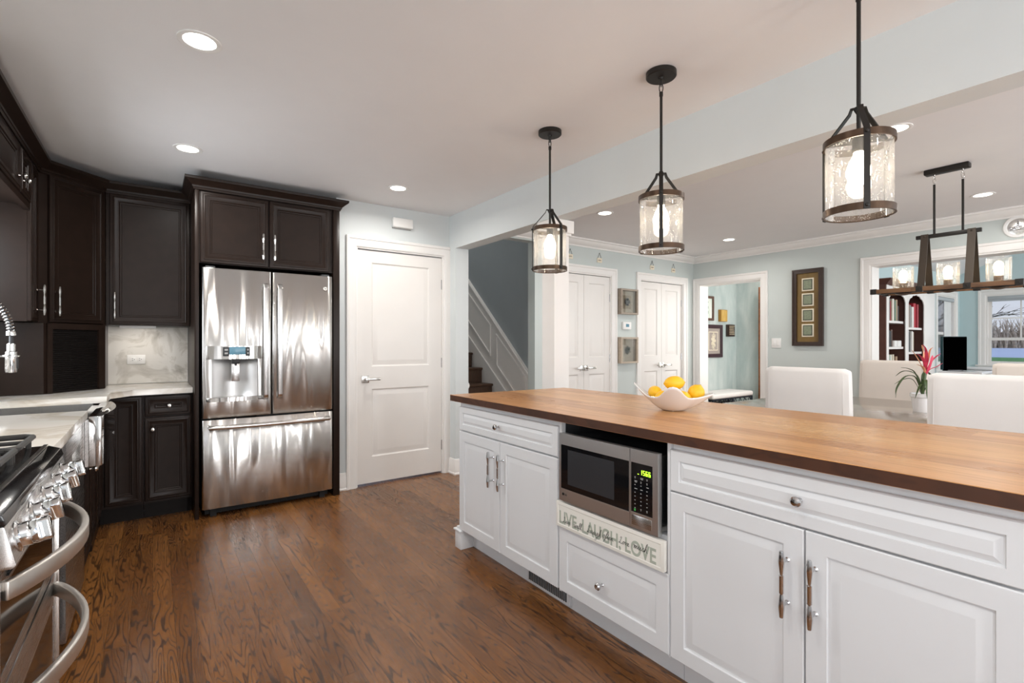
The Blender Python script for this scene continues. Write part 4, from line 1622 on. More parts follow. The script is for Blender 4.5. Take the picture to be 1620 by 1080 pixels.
obj('foot', m, PORC, t)


def lemon(c, d, L, W, label):
    m = M()
    n = 22
    prof = []
    for k in range(n + 1):
        q = -1 + 2 * k / n
        r = W / 2 * max(0, 1 - abs(q) ** 2.3) ** .58
        z = q * L / 2 * .90
        if abs(q) > .90:
            r = W / 2 * .20 * (1 - abs(q)) / .1 + (.0 if abs(q) == 1 else .006)
            z = math.copysign(L / 2 * (.81 + (abs(q) - .9) * 1.9), q)
        prof.append((max(0, r), z))
    mx = axis_mx(V3(c), d)
    m.lathe(prof, mx=mx, n=24)
    o = obj('lemon', m, LEMON, smooth=70)
    tag(o, label, 'lemon', 'lemons in the white bowl')
    tip = M().lathe([(.0035, L * .47), (.0025, L * .492), (0, L * .494)], mx=mx, n=8)
    obj('stem_end', tip, LEMT, o)
    return o


lemon((1.985, 1.447, 1.046), (.86, -.50, .05), .108, .066, 'large lemon lying on top of the others in the bowl')
lemon((1.925, 1.510, 1.000), (.5, .8, .1), .092, .062, 'leftmost lemon in the bowl, by its tall corner')
lemon((1.895, 1.437, .985), (.8, -.5, .0), .092, .062, 'lemon low behind the front corner of the bowl')
lemon((1.960, 1.388, .985), (.75, -.62, -.1), .092, .060, 'lemon low in the bowl just left of the rightmost lemon')
lemon((2.030, 1.362, 1.004), (.2, -.4, .85), .088, .074, 'round rightmost lemon standing up in the bowl')
# ------------------------------------------------------------------ pendants over the island


def pendant(x, y, rz, label):
    t = thing('pendant_light', (0, 0, 0), label, 'pendant lamp', 'pendant lamps over the island')
    m = M().lathe([(.066, 2.4395), (.066, 2.420), (.062, 2.416), (.012, 2.416), (.010, 2.408)], n=32)
    obj('canopy', m, BRONZE, t)
    for k, (z, ph) in enumerate(((2.396, 0), (2.370, 1))):
        m = M()
        pts = [V3((.008 * math.cos(a), 0, z + .019 * math.sin(a))) if ph == 0 else V3((0, .008 * math.cos(a), z + .019 * math.sin(a))) for a in [q * PI / 7 for q in range(14)]]
        m.tube(pts, .0024, 6, closed=True)
        obj('chain_link', m, BRONZE, t)
    m = M().lathe([(.0085, 2.352), (.0085, 2.335), (.0062, 2.332), (.0062, 1.985)], n=10)
    m.lathe([(.013, 1.992), (.013, 1.984), (.0062, 1.97), (.0062, 1.905)], n=12)
    obj('rod', m, BRONZE, t)
    for k in range(3):
        m = M()
        a = k * 2 * PI / 3
        c, s = math.cos(a), math.sin(a)
        m.strap([V3((0, 0, 1.990)), V3((.020 * c, .020 * s, 1.992)), V3((.026 * c, .026 * s, 1.975)), V3((.098 * c, .098 * s, 1.893)), V3((.1005 * c, .1005 * s, 1.87)), V3((.1005 * c, .1005 * s, 1.642))], (-s, c, 0), .017, .0035)
        for zz in (1.879, 1.654):
            m.lathe([(.0055, 0), (.0055, .003), (.003, .005)], mx=axis_mx(V3((.1018 * c, .1018 * s, zz)), (c, s, 0)), n=8)
        obj('strap', m, BRONZE, t)
    for z0 in (1.868, 1.643):
        m = M().lathe([(.0935, z0), (.0985, z0), (.0985, z0 + .022), (.0935, z0 + .022)], n=48, cap=False)
        m.lathe([(.0935, z0 + .022), (.0935, z0)], n=48, cap=False)
        obj('band', m, BAND, t)
    m = M().lathe([(.092, 1.646), (.092, 1.890)], n=48, cap=False)
    obj('glass_shade', m, SEED, t, smooth=80)
    m = M().lathe([(.006, 1.905), (.018, 1.900), (.018, 1.852), (.014, 1.848)], n=20)
    m.lathe([(.004, 1.893), (.092, 1.893), (.092, 1.889), (.004, 1.889)], n=3, phase=PI / 6 * 0)
    sk = obj('socket', m, BRONZE, t)
    m = M().lathe([(.013, 1.852), (.015, 1.838), (.027, 1.815), (.034, 1.792), (.034, 1.776), (.028, 1.756), (.015, 1.745), (0, 1.742)], n=24)
    obj('bulb', m, BULB, sk)
    t.location = (x, y, 0)
    t.rotation_euler = (0, 0, rz)
    return t


def az(x, y, off):
    return math.atan2(-y, -x) + R(off)


PLBL = ('pendant lamp with seeded glass nearest the staircase opening', 'middle pendant lamp of the row, hanging above the bowl of lemons', 'largest looking pendant lamp, at the sunroom end of the island row')
p1 = pendant(1.835, 2.172, az(1.835, 2.172, 38), PLBL[0])
for (x, y, off), lb in zip(((1.839, 1.410, 0), (1.842, .645, 12)), PLBL[1:]):
    dup(p1, (x, y, 0), az(x, y, off), lb)

# ------------------------------------------------------------------ recessed lights


def can_light(x, y, z, label, r=.078, power=None):
    t = thing('recessed_light', (x, y, z), label, 'ceiling light', 'recessed ceiling lights')
    m = M().lathe([(r, z - .0005), (r, z - .004), (r - .006, z - .006), (r - .020, z - .0025), (r - .020, z - .0005)], (x, y, 0), 40, cap=False)
    obj('trim_ring', m, WHITEP, t)
    m = M().lathe([(0, z - .0015), (r - .019, z - .0015)], (x, y, 0), 40, cap=False)
    obj('lens', m, LENS, t)
    l = area('can_beam', (x, y, z - .012), (x, y, 0), .11, .11, power or CAN_W, (1, .96, .91), 165, 'DISK')
    l.parent = t
    l.matrix_parent_inverse = Matrix.Translation((-x, -y, -z))
    return t


can_light(.152, 2.344, 2.44, 'recessed ceiling light nearest the camera above the kitchen floor')
can_light(.176, 3.683, 2.44, 'recessed ceiling light in front of the corner upper cabinets')
can_light(1.551, 3.665, 2.44, 'recessed ceiling light in front of the pantry door')
can_light(3.409, 3.245, 2.44, 'recessed dining ceiling light seen beside the middle pendant')
can_light(3.392, 1.007, 2.44, 'recessed dining ceiling light just behind the largest looking pendant')
can_light(5.462, 3.232, 2.44, 'recessed dining ceiling light before the hall opening')
can_light(5.483, 1.040, 2.44, 'recessed dining ceiling light beyond the chandelier')
for x, y in ((.15, .95), (.15, -.5), (1.55, -1.2), (3.4, -1.2), (5.48, -1.2)):
    area('can_beam', (x, y, 2.43), (x, y, 0), .11, .11, CAN_W, (1, .96, .91), 165, 'DISK')
t = thing('flush_light', (8.38, 4.40, 2.29), 'small flush ceiling light at the top of the hall', 'ceiling light')
obj('dome', M().lathe([(.10, 2.33), (.10, 2.318), (.085, 2.300), (.04, 2.290), (0, 2.288)], (8.38, 4.40, 0), 28), LENS, t)
obj('rim', M().lathe([(.104, 2.33), (.104, 2.320), (.099, 2.320)], (8.38, 4.40, 0), 28), WHITEP, t)


# ------------------------------------------------------------------ staircase
t = thing('staircase', (2.96, 5.4, 0), 'dark oak stairs climbing behind the wall beside the pantry door', 'stairs')
for n in range(1, 10):
    y, z = 4.497 + .244 * (n - 1), .151 + .191 * (n - 1)
    obj('tread', M().box(2.445, 3.468, y - .030, y + .262, z - .032, z, .012, 3), STAIRW, t)
    obj('riser', M().box(2.445, 3.466, y, y + .02, max(0, z - .19), z - .033), STAIRW, t)
pts = [(4.36, 0), (6.99, 0), (6.99, 2.24), (4.36, .20)]
obj('skirt_board', M().prism(pts, 3.4695, 3.4845, mx=Matrix(((0, 0, 1, 0), (1, 0, 0, 0), (0, 1, 0, 0), (0, 0, 0, 1)))), TRIM, t)
YZ = Matrix(((0, 0, 1, 0), (1, 0, 0, 0), (0, 1, 0, 0), (0, 0, 0, 1)))
zc = lambda y: .834 + .887 * (y - 4.42)
m = M().prism([(4.352, 0), (6.98, 0), (6.98, zc(6.98)), (4.352, zc(4.352))], 3.485, 3.4995, mx=YZ)
for a, w, d in ((.0, .045, .022), (-.03, .03, .014), (-.008, .02, .03)):
    m.prism([(4.352, zc(4.352) + a - w), (6.98, zc(6.98) + a - w), (6.98, zc(6.98) + a), (4.352, zc(4.352) + a)], 3.485 - d, 3.486, mx=YZ)


def parr(m, y0, y1, top, sl, hgt):
    zt = lambda y: top + sl * (y - y0)
    w, d = .020, .012
    for P in ([(y0, zt(y0)), (y1, zt(y1)), (y1, zt(y1) - w * 1.3), (y0, zt(y0) - w * 1.3)],
              [(y0, zt(y0) - hgt), (y1, zt(y1) - hgt), (y1, zt(y1) - hgt + w * 1.3), (y0, zt(y0) - hgt + w * 1.3)],
              [(y0, zt(y0) - w * 1.3), (y0 + w, zt(y0 + w) - w * 1.3), (y0 + w, zt(y0 + w) - hgt + w * 1.3), (y0, zt(y0) - hgt + w * 1.3)],
              [(y1 - w, zt(y1 - w) - w * 1.3), (y1, zt(y1) - w * 1.3), (y1, zt(y1) - hgt + w * 1.3), (y1 - w, zt(y1 - w) - hgt + w * 1.3)]):
        m.prism(P, 3.485 - d, 3.486, mx=YZ)


parr(m, 4.559, 5.157, .856, .82, .395)
parr(m, 5.286, 6.55, 1.46, .83, .395)
struct('trim_5', m, TRIM, label='white panelled wainscot rising along the stairs')
t = thing('newel_post', (2.60, 4.42, 0), 'turned white newel post peeking out beside the stairs', 'post')
obj('post', M().box(2.558, 2.642, 4.378, 4.462, 0, .36, .004).lathe([(.040, .36), (.040, .38), (.028, .39), (.040, .42), (.044, .50), (.036, .56), (.026, .60), (.036, .62), (.026, .64), (.022, .68), (.034, .72), (.022, .735), (.024, .75)], (2.60, 4.42, 0)), TRIM, t)
obj('ball', M().ball((2.60, 4.42, .795), .046), TRIM, t)

# ------------------------------------------------------------------ things on the walls


def wallbox(name, label, cat, fr, a0, a1, b0, b1, d, mt, bev=.004):
    return tag(obj(name, M().fbox(fr, a0, a1, b0, b1, 0, d, bev), mt), label, cat)


t = thing('door_chime', (1.814, 4.21, 2.254), 'white door chime box on the wall above the pantry door', 'door chime')
fr = FY((1.717, 4.21, 2.252))
obj('cover', M().fbox(fr, 0, .190, .008, .092, .006, .048, .008), WHITEP, t)
obj('back_plate', M().fbox(fr, .006, .184, 0, .086, 0, .010, .002), PRINT, t)
t = thing('light_switch', (6.24, 3.066, 1.17), 'white double light switch plate between hall opening and tall frame', 'switch')
fr = FX((6.24, 3.124, 1.172))
obj('plate', M().fbox(fr, 0, .116, 0, .118, 0, .006, .002), WHITEP, t)
for a in (.018, .066):
    obj('rocker', M().fbox(fr, a, a + .033, .026, .092, .005, .0095, .002), WHITEP, t)
t = thing('thermostat', (4.815, 4.23, 1.40), 'small white thermostat between the two shadow boxes', 'thermostat')
fr = FY((4.742, 4.23, 1.402))
obj('case', M().fbox(fr, 0, .146, 0, .094, 0, .030, .004), WHITEP, t)
obj('display', M().fbox(fr, .046, .106, .030, .068, .029, .031, .0005), LCD, t)


def shadow_box(z0, z1, label, frame_mat, spec, sm):
    t = thing('shadow_box', (4.817, 4.23, z0), label, 'shadow box', 'shadow boxes beside the closet doors')
    w, h = .314, z1 - z0
    fr = FY((4.660, 4.23, z0))
    m = M().slab((fr[0] + fr[3] * .070, fr[1], fr[2], fr[3]), w, h, .069, holes=[(.022, .022, w - .022, h - .022)])
    obj('frame', m, frame_mat, t)
    obj('backing', M().fbox(fr, .021, w - .021, .021, h - .021, .001, .006), MATB, t)
    obj('mount', M().fbox(fr, .07, w - .075, .075, h - .075, .006, .012), MATT if sm else MATB, t)
    m = M()
    rng = random.Random(11 + int(z0 * 10))
    c = on(fr, w * .49, h * .5, .025)
    m.ball(c, .036, 12, (1, .5, 1.1))
    for k in range(46):
        v = V3((rng.gauss(0, 1), -abs(rng.gauss(0, .5)), rng.gauss(0, 1))).normalized()
        m.tube([c + v * .02, c + v * rng.uniform(.045, .062)], [.006, .0012], 4)
    obj('specimen', m, spec, t)
    obj('pane', M().fbox(fr, .021, w - .021, .021, h - .021, .052, .054), CLEAR, t)


shadow_box(1.588, 1.905, 'driftwood shadow box with a spiky grey specimen above the thermostat', WOODF, URCH, True)
shadow_box(.980, 1.305, 'driftwood shadow box with a dark green specimen below the thermostat', WOODF2, URCG, False)

for x, lb in ((3.872, 'tiny hanging plaque above the closet doors, nearest the boxed post'), (4.345, 'tiny hanging plaque above the closet casing, over the shadow boxes side'),
              (5.322, 'tiny hanging plaque above the left leaf of the corner closet'), (5.772, 'tiny hanging plaque nearest the dining room corner')):
    t = thing('hanging_plaque', (x, 4.23, 2.19), lb, 'plaque', 'tiny plaques above the closet doors')
    fr = FY((x - .04, 4.228, 2.196))
    obj('plaque', M().fbox(fr, 0, .080, 0, .055, 0, .007, .002), MATB, t)
    ap = on(fr, .040, .112, .004)
    obj('cord', M().tube([on(fr, .010, .052, .004), ap, on(fr, .070, .052, .004)], .0022, 5), DGREY, t)
    obj('nail', M().lathe([(.004, 0), (.004, .008)], mx=axis_mx(on(fr, .040, .111, 0), fr[3]), n=8), DGREY, t)
    m = M()
    m.tube(spline([on(fr, .016 + .008 * k, .026 + (.008 if k % 2 else -.006), .0075) for k in range(7)], 4), .0016, 4)
    obj('lettering', m, BROWNF, t)

# tall frame with four tiles
t = thing('tall_frame', (6.24, 2.70, 1.198), 'tall dark wooden frame with four square tiles on bronze mount', 'picture')
fr = FX((6.24, 2.868, 1.198))
W_, H_ = .338, .902
m = M().slab((fr[0] + fr[3] * .030, fr[1], fr[2], fr[3]), W_, H_, .029, holes=[(.048, .048, W_ - .048, H_ - .048)])
m.slab((fr[0] + fr[3] * .036, fr[1], fr[2], fr[3]), W_, H_, .008, holes=[(.018, .018, W_ - .018, H_ - .018)])
obj('frame', m, DFRAME, t)
obj('mount', M().fbox(fr, .047, W_ - .047, .047, H_ - .047, .001, .010), GOLDM, t)
for zc_ in (1.918, 1.740, 1.558, 1.380):
    b = zc_ - 1.198
    tl = obj('tile', M().fbox(fr, W_ / 2 - .066, W_ / 2 + .066, b - .075, b + .075, .010, .016, .002), MATB, t)
    obj('tile_face', M().fbox(fr, W_ / 2 - .052, W_ / 2 + .052, b - .061, b + .061, .015, .0185), JADED, tl)
    m = M()
    rng = random.Random(int(zc_ * 100))
    m.fbox(fr, W_ / 2 - .042, W_ / 2 + .042, b - .050, b + .050, .018, .0200)
    for q in range(9):
        aa, bb = W_ / 2 - .03 + .03 * (q % 3), b - .034 + .034 * (q // 3)
        m.fbox(fr, aa - rng.uniform(.004, .010), aa + rng.uniform(.004, .010), bb - rng.uniform(.004, .010), bb + rng.uniform(.004, .010), .0195, .0225)
    obj('tile_relief', m, JADE, tl)
# round medallion
t = thing('wall_medallion', (6.24, .952, 2.166), 'round white rimmed silver relief plate above the sunroom opening', 'wall plate')
mx = axis_mx(V3((6.24, .952, 2.268)), (-1, 0, 0))
obj('rim', M().lathe([(.098, 0), (.099, .008), (.092, .014), (.076, .014), (.070, .008), (.070, 0)], mx=mx, n=40), WHITEP, t)
obj('plate', M().lathe([(.072, .004), (.060, .006), (0, .007)], mx=mx, n=40, cap=False), SILVER, t)
fr = FX((6.24, .952, 2.268))
m = M()
m.fbox(fr, -.05, .05, -.030, -.012, .006, .014, .003)
m.fbox(fr, -.026, .026, -.014, .004, .006, .016, .003)
m.fbox(fr, -.008, .008, .004, .020, .006, .014, .002)
m.lathe([(.008, .018), (.004, .045), (0, .056)], mx=Matrix.Translation((6.228, .952, 2.268)), n=8)
m.fbox(fr, -.058, -.030, -.020, .0, .006, .012, .003)
obj('relief', m, PEWTER, t)

# hall pictures
HY = 4.938


def picture(label, x0, x1, z0, z1, fw, fm, mt, art, art_in, d=.03):
    t = thing('framed_picture', ((x0 + x1) / 2, HY, z0), label, 'picture')
    fr = FY((x0, HY, z0))
    w, h = x1 - x0, z1 - z0
    obj('frame', M().slab((fr[0] + fr[3] * d, fr[1], fr[2], fr[3]), w, h, d - .001, holes=[(fw, fw, w - fw, h - fw)]), fm, t)
    obj('mount', M().fbox(fr, fw - .001, w - fw + .001, fw - .001, h - fw + .001, .001, .012), mt, t)
    m = M()
    art_in(m, fr, w, h)
    obj('artwork', m, art, t, smooth=0)
    return t


def art_leaves(m, fr, w, h):
    rng = random.Random(2)
    for k in range(26):
        a, b = w * rng.uniform(.3, .72), h * rng.uniform(.25, .78)
        m.fbox(fr, a - .012, a + .012, b - rng.uniform(.012, .03), b + rng.uniform(.012, .03), .012, .0135 + k * .00008, .003)


def art_scroll(m, fr, w, h):
    m.slab((on(fr, .13, .12, .0135), fr[1], fr[2], fr[3]), w - .26, h - .24, .003, holes=[(.012, .012, w - .272, h - .252)])
    rng = random.Random(9)
    c = on(fr, w * .5, h * .5, .0145)
    for k in range(30):
        a = k * .7
        p = c + fr[1] * (math.cos(a) * .05 * (k / 30 + .25)) + fr[2] * (math.sin(a) * .12 * (k / 30 + .2))
        m.tube([p + fr[1] * (math.cos(q * PI / 4) * .016) + fr[2] * (math.sin(q * PI / 4) * .02) for q in range(8)], .005, 5, closed=True)


picture('pastel botanical print in an ornate brown frame in the hall', 7.30, 7.84, 1.615, 2.032, .040, BROWNF, PASTEL, LEAFP, art_leaves)
picture('cream scrollwork picture in a wide plum brown frame in the hall', 7.575, 8.105, .982, 1.546, .062, PLUMF, mat('taupe_mount', S(168, 158, 150), .8), MATB, art_scroll)
t = thing('canvas_block', (8.0, HY, 1.61), 'small gold canvas block on the hall wall', 'picture')
obj('block', M().box(8.010, 8.200, 4.880, 4.938, 1.605, 1.812, .004), mat('gold_edge', S(170, 124, 50), .5), t)
obj('face', M().box(8.014, 8.196, 4.877, 4.881, 1.610, 1.807), GOLDC, t)
t = thing('word_block', (8.24, HY, 1.35), 'small dark brown block with rows of pale lettering in the hall', 'sign')
obj('block', M().box(8.245, 8.445, 4.880, 4.938, 1.345, 1.558, .004), DFRAME, t)
m = M()
rng = random.Random(4)
for k in range(6):
    x = 8.268
    while x < 8.405:
        w = rng.uniform(.014, .032)
        m.box(x, min(x + w, 8.42), 4.8775, 4.881, 1.520 - k * .028, 1.533 - k * .028)
        x += w + .009
obj('lettering', m, MATT, t, smooth=0)

# hall bench
t = thing('hall_bench', (7.7, 4.66, 0), 'white cushioned bench with black iron lattice frame in the hall', 'bench')
obj('cushion', M().box(7.06, 8.26, 4.44, 4.90, .345, .425, .03, 4), FABW, t)
m = M()
x0, x1, y0, y1 = 7.09, 8.23, 4.46, 4.88
for z in (.335, .205):
    m.tube([V3((a, b, z)) for a, b in ((x0, y0), (x1, y0), (x1, y1), (x0, y1))], .012, 8, closed=True)
for y in (y0, y1):
    n = 8
    for k in range(n):
        a, b = x0 + (x1 - x0) * k / n, x0 + (x1 - x0) * (k + 1) / n
        m.tube([(a, y, .205), ((a + b) / 2, y, .335), (b, y, .205)], .006, 6)
    for k in range(1, 5):
        m.tube([(x0 + (x1 - x0) * k / 5, y, .02), (x0 + (x1 - x0) * k / 5, y, .205)], .006, 6)
for x in (x0, x1):
    m.tube([(x, y0, .205), (x, (y0 + y1) / 2, .335), (x, y1, .205)], .006, 6)
obj('lattice', m, IRON, t)
for x in (x0, (x0 + x1) / 2, x1):
    for y in (y0, y1):
        obj('leg', M().tube([(x, y, 0), (x, y, .34)], .018, 8), IRON, t)
t = thing('storage_box', (6.72, 3.42, 0), 'cream box standing low behind the hall opening', 'box')
obj('box', M().box(6.52, 6.92, 3.20, 3.59, 0, .415, .004), CREAMB, t)
obj('lid', M().box(6.51, 6.93, 3.19, 3.60, .415, .442, .005), CREAMB, t)

# ------------------------------------------------------------------ dining set


def chair(fab):
    t = thing('dining_chair', (0, 0, 0), '', 'chair', 'upholstered dining chairs')
    # backrest: side profile (x, z) leaning back, rounded top, slight waist
    m = M()
    prof = [(.004, .40), (-.004, .62), (-.010, .90), (-.014, 1.035), (-.006, 1.058), (.012, 1.066), (.042, 1.066), (.060, 1.057), (.066, 1.035), (.078, .80), (.086, .55), (.088, .40)]
    W2 = .272
    NS = 16
    rows = []
    for k in range(NS + 1):
        q = -1 + 2 * k / NS
        rows.append([])
        for (x, z) in prof:
            edge = max(0, abs(q) - .90) / .10
            sh = .016 * edge * edge
            xm = .037
            xx = xm + (x - xm) * (1 - .32 * edge * edge)
            zz = z - (.014 * edge * edge if z > 1 else 0)
            wy = W2 * (1 - .03 * (z - .4) / .66)
            rows[-1].append(m.bm.verts.new((xx, q * wy, zz)))
    n = len(prof)
    for A, B in zip(rows, rows[1:]):
        for j in range(n):
            q = (j + 1) % n
            m.bm.faces.new((A[j], A[q], B[q], B[j]))
    m.bm.faces.new(rows[0][::-1])
    m.bm.faces.new(rows[-1])
    bk = obj('backrest', m, fab, t, smooth=50)
    m = M()
    for s in (-1, 1):
        yy = lambda z: s * (W2 * (1 - .03 * (z - .4) / .66) - .030)
        m.tube([V3((-.0025 - .0098 * min(1, (z - .40) / .63), yy(z), z)) for z in (.42, .6, .8, 1.0, 1.03)], .0016, 5)
        m.tube([V3((.0875 - .0195 * (z - .40) / .63, yy(z), z)) for z in (.52, .7, .9, 1.03)], .0022, 5)
    obj('seam', m, fab, bk)
    m = M().box(.075, .53, -.262, .262, .385, .485, .028, 3)
    obj('seat', m, fab, t, smooth=50)
    obj('apron', M().box(.03, .50, -.245, .245, .33, .39, .01), fab, t)
    for x in (.045, .475):
        for y in (-.22, .22):
            m = M()
            m.prism([(x - .022, y - .022), (x + .022, y - .022), (x + .022, y + .022), (x - .022, y + .022)], 0, .34)
            for v in m.bm.verts:
                if v.co.z < .1:
                    v.co.x = x + (v.co.x - x) * .65
                    v.co.y = y + (v.co.y - y) * .65
            obj('leg', m, LEGW, t)
    return t


ca = chair(FABW)
ca.location = (3.585, 1.576, 0)
ca['label'] = 'white linen dining chair with its back to the island, nearest the hall'
dup(ca, (3.560, .642, 0), R(1.5), 'white linen dining chair with its back to the island, beside the red flower')
cc = chair(FABC)
cc.location = (5.74, 1.715, 0)
cc.rotation_euler = (0, 0, PI)
cc['label'] = 'cream dining chair across the table facing the island, below the bookcase'
dup(cc, (5.74, .755, 0), PI, 'cream dining chair across the table under the sunroom window')

t = thing('dining_table', (4.42, 1.1, 0), 'taupe glossy dining table between the upholstered chairs', 'table')
obj('tabletop', M().box(3.72, 5.15, -.10, 2.26, .712, .748, .006), TABLE, t)
obj('apron', M().box(3.86, 5.01, .04, 2.12, .64, .712), TABLE, t)
for x in (3.90, 4.97):
    for y in (.08, 2.08):
        obj('leg', M().box(x - .04, x + .04, y - .04, y + .04, 0, .64, .004), TABLE, t)

# bromeliad
LT = V3((.8107, -.5854, 0))
DP_ = V3((.5854, .8107, 0))
PO = V3((4.40, 1.150, .7485))
t = thing('potted_bromeliad', tuple(PO), 'red flowering bromeliad in a white pot on the dining table', 'plant')
obj('pot', M().lathe([(.052, .0), (.064, .10), (.070, .105), (.071, .128), (.064, .130), (.060, .115), (0, .112)], tuple(PO), 28), PORC, t)


def blade(pts, w, mt, name, tw=(0, 0, 1), th=.0012):
    m = M()
    sp = spline([PO + LT * a + DP_ * b + V3((0, 0, c)) for a, b, c in pts], 6)
    n = len(sp)
    prev = None
    for i, p in enumerate(sp):
        q = i / (n - 1)
        d = (sp[min(i + 1, n - 1)] - sp[max(i - 1, 0)]).normalized()
        sd = d.cross(V3(tw))
        sd = sd.normalized() if sd.length > 1e-3 else DP_
        up = sd.cross(d).normalized()
        ww = w * (.55 + .9 * q) * (1 - q ** 3) if q < 1 else .0005
        ww = max(ww, .0006)
        row = [m.bm.verts.new(p - sd * ww + up * ww * .35), m.bm.verts.new(p - up * th), m.bm.verts.new(p + sd * ww + up * ww * .35), m.bm.verts.new(p + up * th)]
        if prev:
            for j in range(4):
                k = (j + 1) % 4
                m.bm.faces.new((prev[j], prev[k], row[k], row[j]))
        else:
            m.bm.faces.new(row[::-1])
        prev = row
    m.bm.faces.new(prev)
    return obj(name, m, mt, t, smooth=60)


for P_, w in (([(0, 0, .11), (-.05, .0, .24), (-.12, 0, .245), (-.185, -.01, .17), (-.196, -.01, .10)], .011),
              ([(0, 0, .11), (-.04, .03, .22), (-.09, .05, .225), (-.15, .06, .19)], .010),
              ([(0, 0, .11), (-.02, -.03, .19), (-.06, -.05, .18), (-.10, -.06, .10)], .010),
              ([(0, 0, .11), (-.012, -.03, .22), (-.02, -.06, .20), (-.028, -.075, .10)], .013),
              ([(0, 0, .11), (.03, .03, .25), (.09, .06, .27), (.16, .08, .20)], .012),
              ([(0, 0, .11), (.04, -.02, .22), (.11, -.04, .23), (.17, -.05, .15)], .012),
              ([(0, 0, .11), (.0, .05, .25), (-.03, .12, .28), (-.05, .18, .24)], .012),
              ([(0, 0, .11), (-.03, .02, .26), (-.07, .03, .30), (-.12, .04, .31)], .010)):
    blade(P_, w, LEAF, 'leaf')
obj('flower_stem', M().tube([PO + LT * a + V3((0, 0, c)) for a, c in ((0, .11), (.012, .22), (.022, .30))], [.009, .010, .012], 8), LEAF, t)
for P_, w, mt in (([(.022, 0, .28), (.020, -.012, .36), (.006, -.016, .44), (-.008, -.012, .475)], .014, PINK),
                  ([(.022, 0, .27), (.0, -.02, .34), (-.03, -.03, .38), (-.062, -.03, .41)], .014, PINK),
                  ([(.022, 0, .27), (.05, -.01, .34), (.08, -.02, .385), (.115, -.02, .41)], .013, PINK),
                  ([(.022, 0, .26), (.04, -.02, .30), (.07, -.04, .32), (.10, -.05, .345)], .011, PINK),
                  ([(.022, 0, .26), (-.005, -.02, .30), (-.03, -.03, .32), (-.065, -.03, .335)], .011, PEACH),
                  ([(.022, .0, .28), (.03, .02, .36), (.028, .03, .43), (.020, .03, .47)], .013, PEACH),
                  ([(.022, .0, .28), (.045, .0, .37), (.055, 0, .43), (.075, .0, .455)], .010, PEACH),
                  ([(.022, .0, .26), (.0, .02, .34), (-.02, .04, .40), (-.035, .05, .435)], .012, PEACH),
                  ([(.022, 0, .25), (.026, -.03, .31), (.030, -.045, .36), (.030, -.05, .40)], .016, PINK)):
    blade(P_, w, mt, 'bract')

# ------------------------------------------------------------------ chandelier over the table
t = thing('chandelier', (4.412, 1.020, 1.6), 'linear wood and iron chandelier with three seeded glass shades above the table', 'chandelier')
cx, cy = 4.412, 1.024
obj('canopy', M().box(cx - .035, cx + .035, cy - .125, cy + .115, 2.405, 2.4395, .006), BRONZE, t)
for y in (1.087, .936):
    m = M().lathe([(.007, 2.335), (.007, 1.985)], (cx, y, 0), 10)
    obj('rod', m, BRONZE, t)
    for k, z in enumerate((2.392, 2.362)):
        m = M()
        m.tube([V3((cx + (.008 * math.cos(a) if k == 0 else 0), y + (.008 * math.cos(a) if k else 0), z + .019 * math.sin(a))) for a in [q * PI / 7 for q in range(14)]], .0024, 6, closed=True)
        obj('chain_link', m, NICKEL, t)
obj('top_bar', M().box(cx - .012, cx + .012, .842, 1.188, 1.966, 1.992, .002), BRONZE, t)
for y in (1.137, .889):
    for s in (-1, 1):
        m = M().strap([V3((cx + s * .014, y, 1.994)), V3((cx + s * .016, y, 1.962)), V3((cx + s * .096, y, 1.622))], (0, 1, 0), .042, .006)
        m.lathe([(.006, 0), (.006, .004), (.003, .006)], mx=axis_mx(V3((cx + s * .017, y, 1.979)), (s, 0, 0)), n=8)
        obj('strap', m, STRAPM, t)
for s in (-1, 1):
    obj('rail', M().box(cx + s * .122 - .011, cx + s * .122 + .011, .652, 1.402, 1.592, 1.622, .002), RAILW, t)
    for y in (.648, .889, 1.137, 1.406):
        m = M().box(cx + s * .122 - .014, cx + s * .122 + .014, y - .019, y + .019, 1.588, 1.626, .002)
        m.lathe([(.006, 0), (.006, .004), (.003, .006)], mx=axis_mx(V3((cx + s * .136, y, 1.607)), (s, 0, 0)), n=8)
        obj('bracket', m, BRONZE, t)
for y in (.648, 1.406):
    obj('end_bar', M().box(cx - .11, cx + .11, y - .010, y + .010, 1.594, 1.612, .002), BRONZE, t)
obj('center_bar', M().box(cx - .012, cx + .012, .655, 1.400, 1.594, 1.606, .002), BRONZE, t)
for y in (1.264, 1.013, .762):
    m = M().lathe([(.040, 1.606), (.040, 1.612), (.030, 1.618), (.024, 1.624), (.024, 1.664), (.018, 1.668)], (cx, y, 0), 24)
    m.lathe([(.050, 1.590), (.030, 1.582), (.012, 1.578)], (cx, y, 0), 24)
    cup = obj('lamp_cup', m, BAND, t)
    m = M().lathe([(.030, 1.628), (.056, 1.630), (.061, 1.640), (.062, 1.770), (.061, 1.785)], (cx, y, 0), 36, cap=False)
    obj('glass_shade', m, SEED, cup, smooth=60)
    m = M().lathe([(.013, 1.668), (.014, 1.68), (.024, 1.700), (.026, 1.725), (.021, 1.748), (.010, 1.760), (0, 1.762)], (cx, y, 0), 20)
    obj('bulb', m, BULB2, cup)

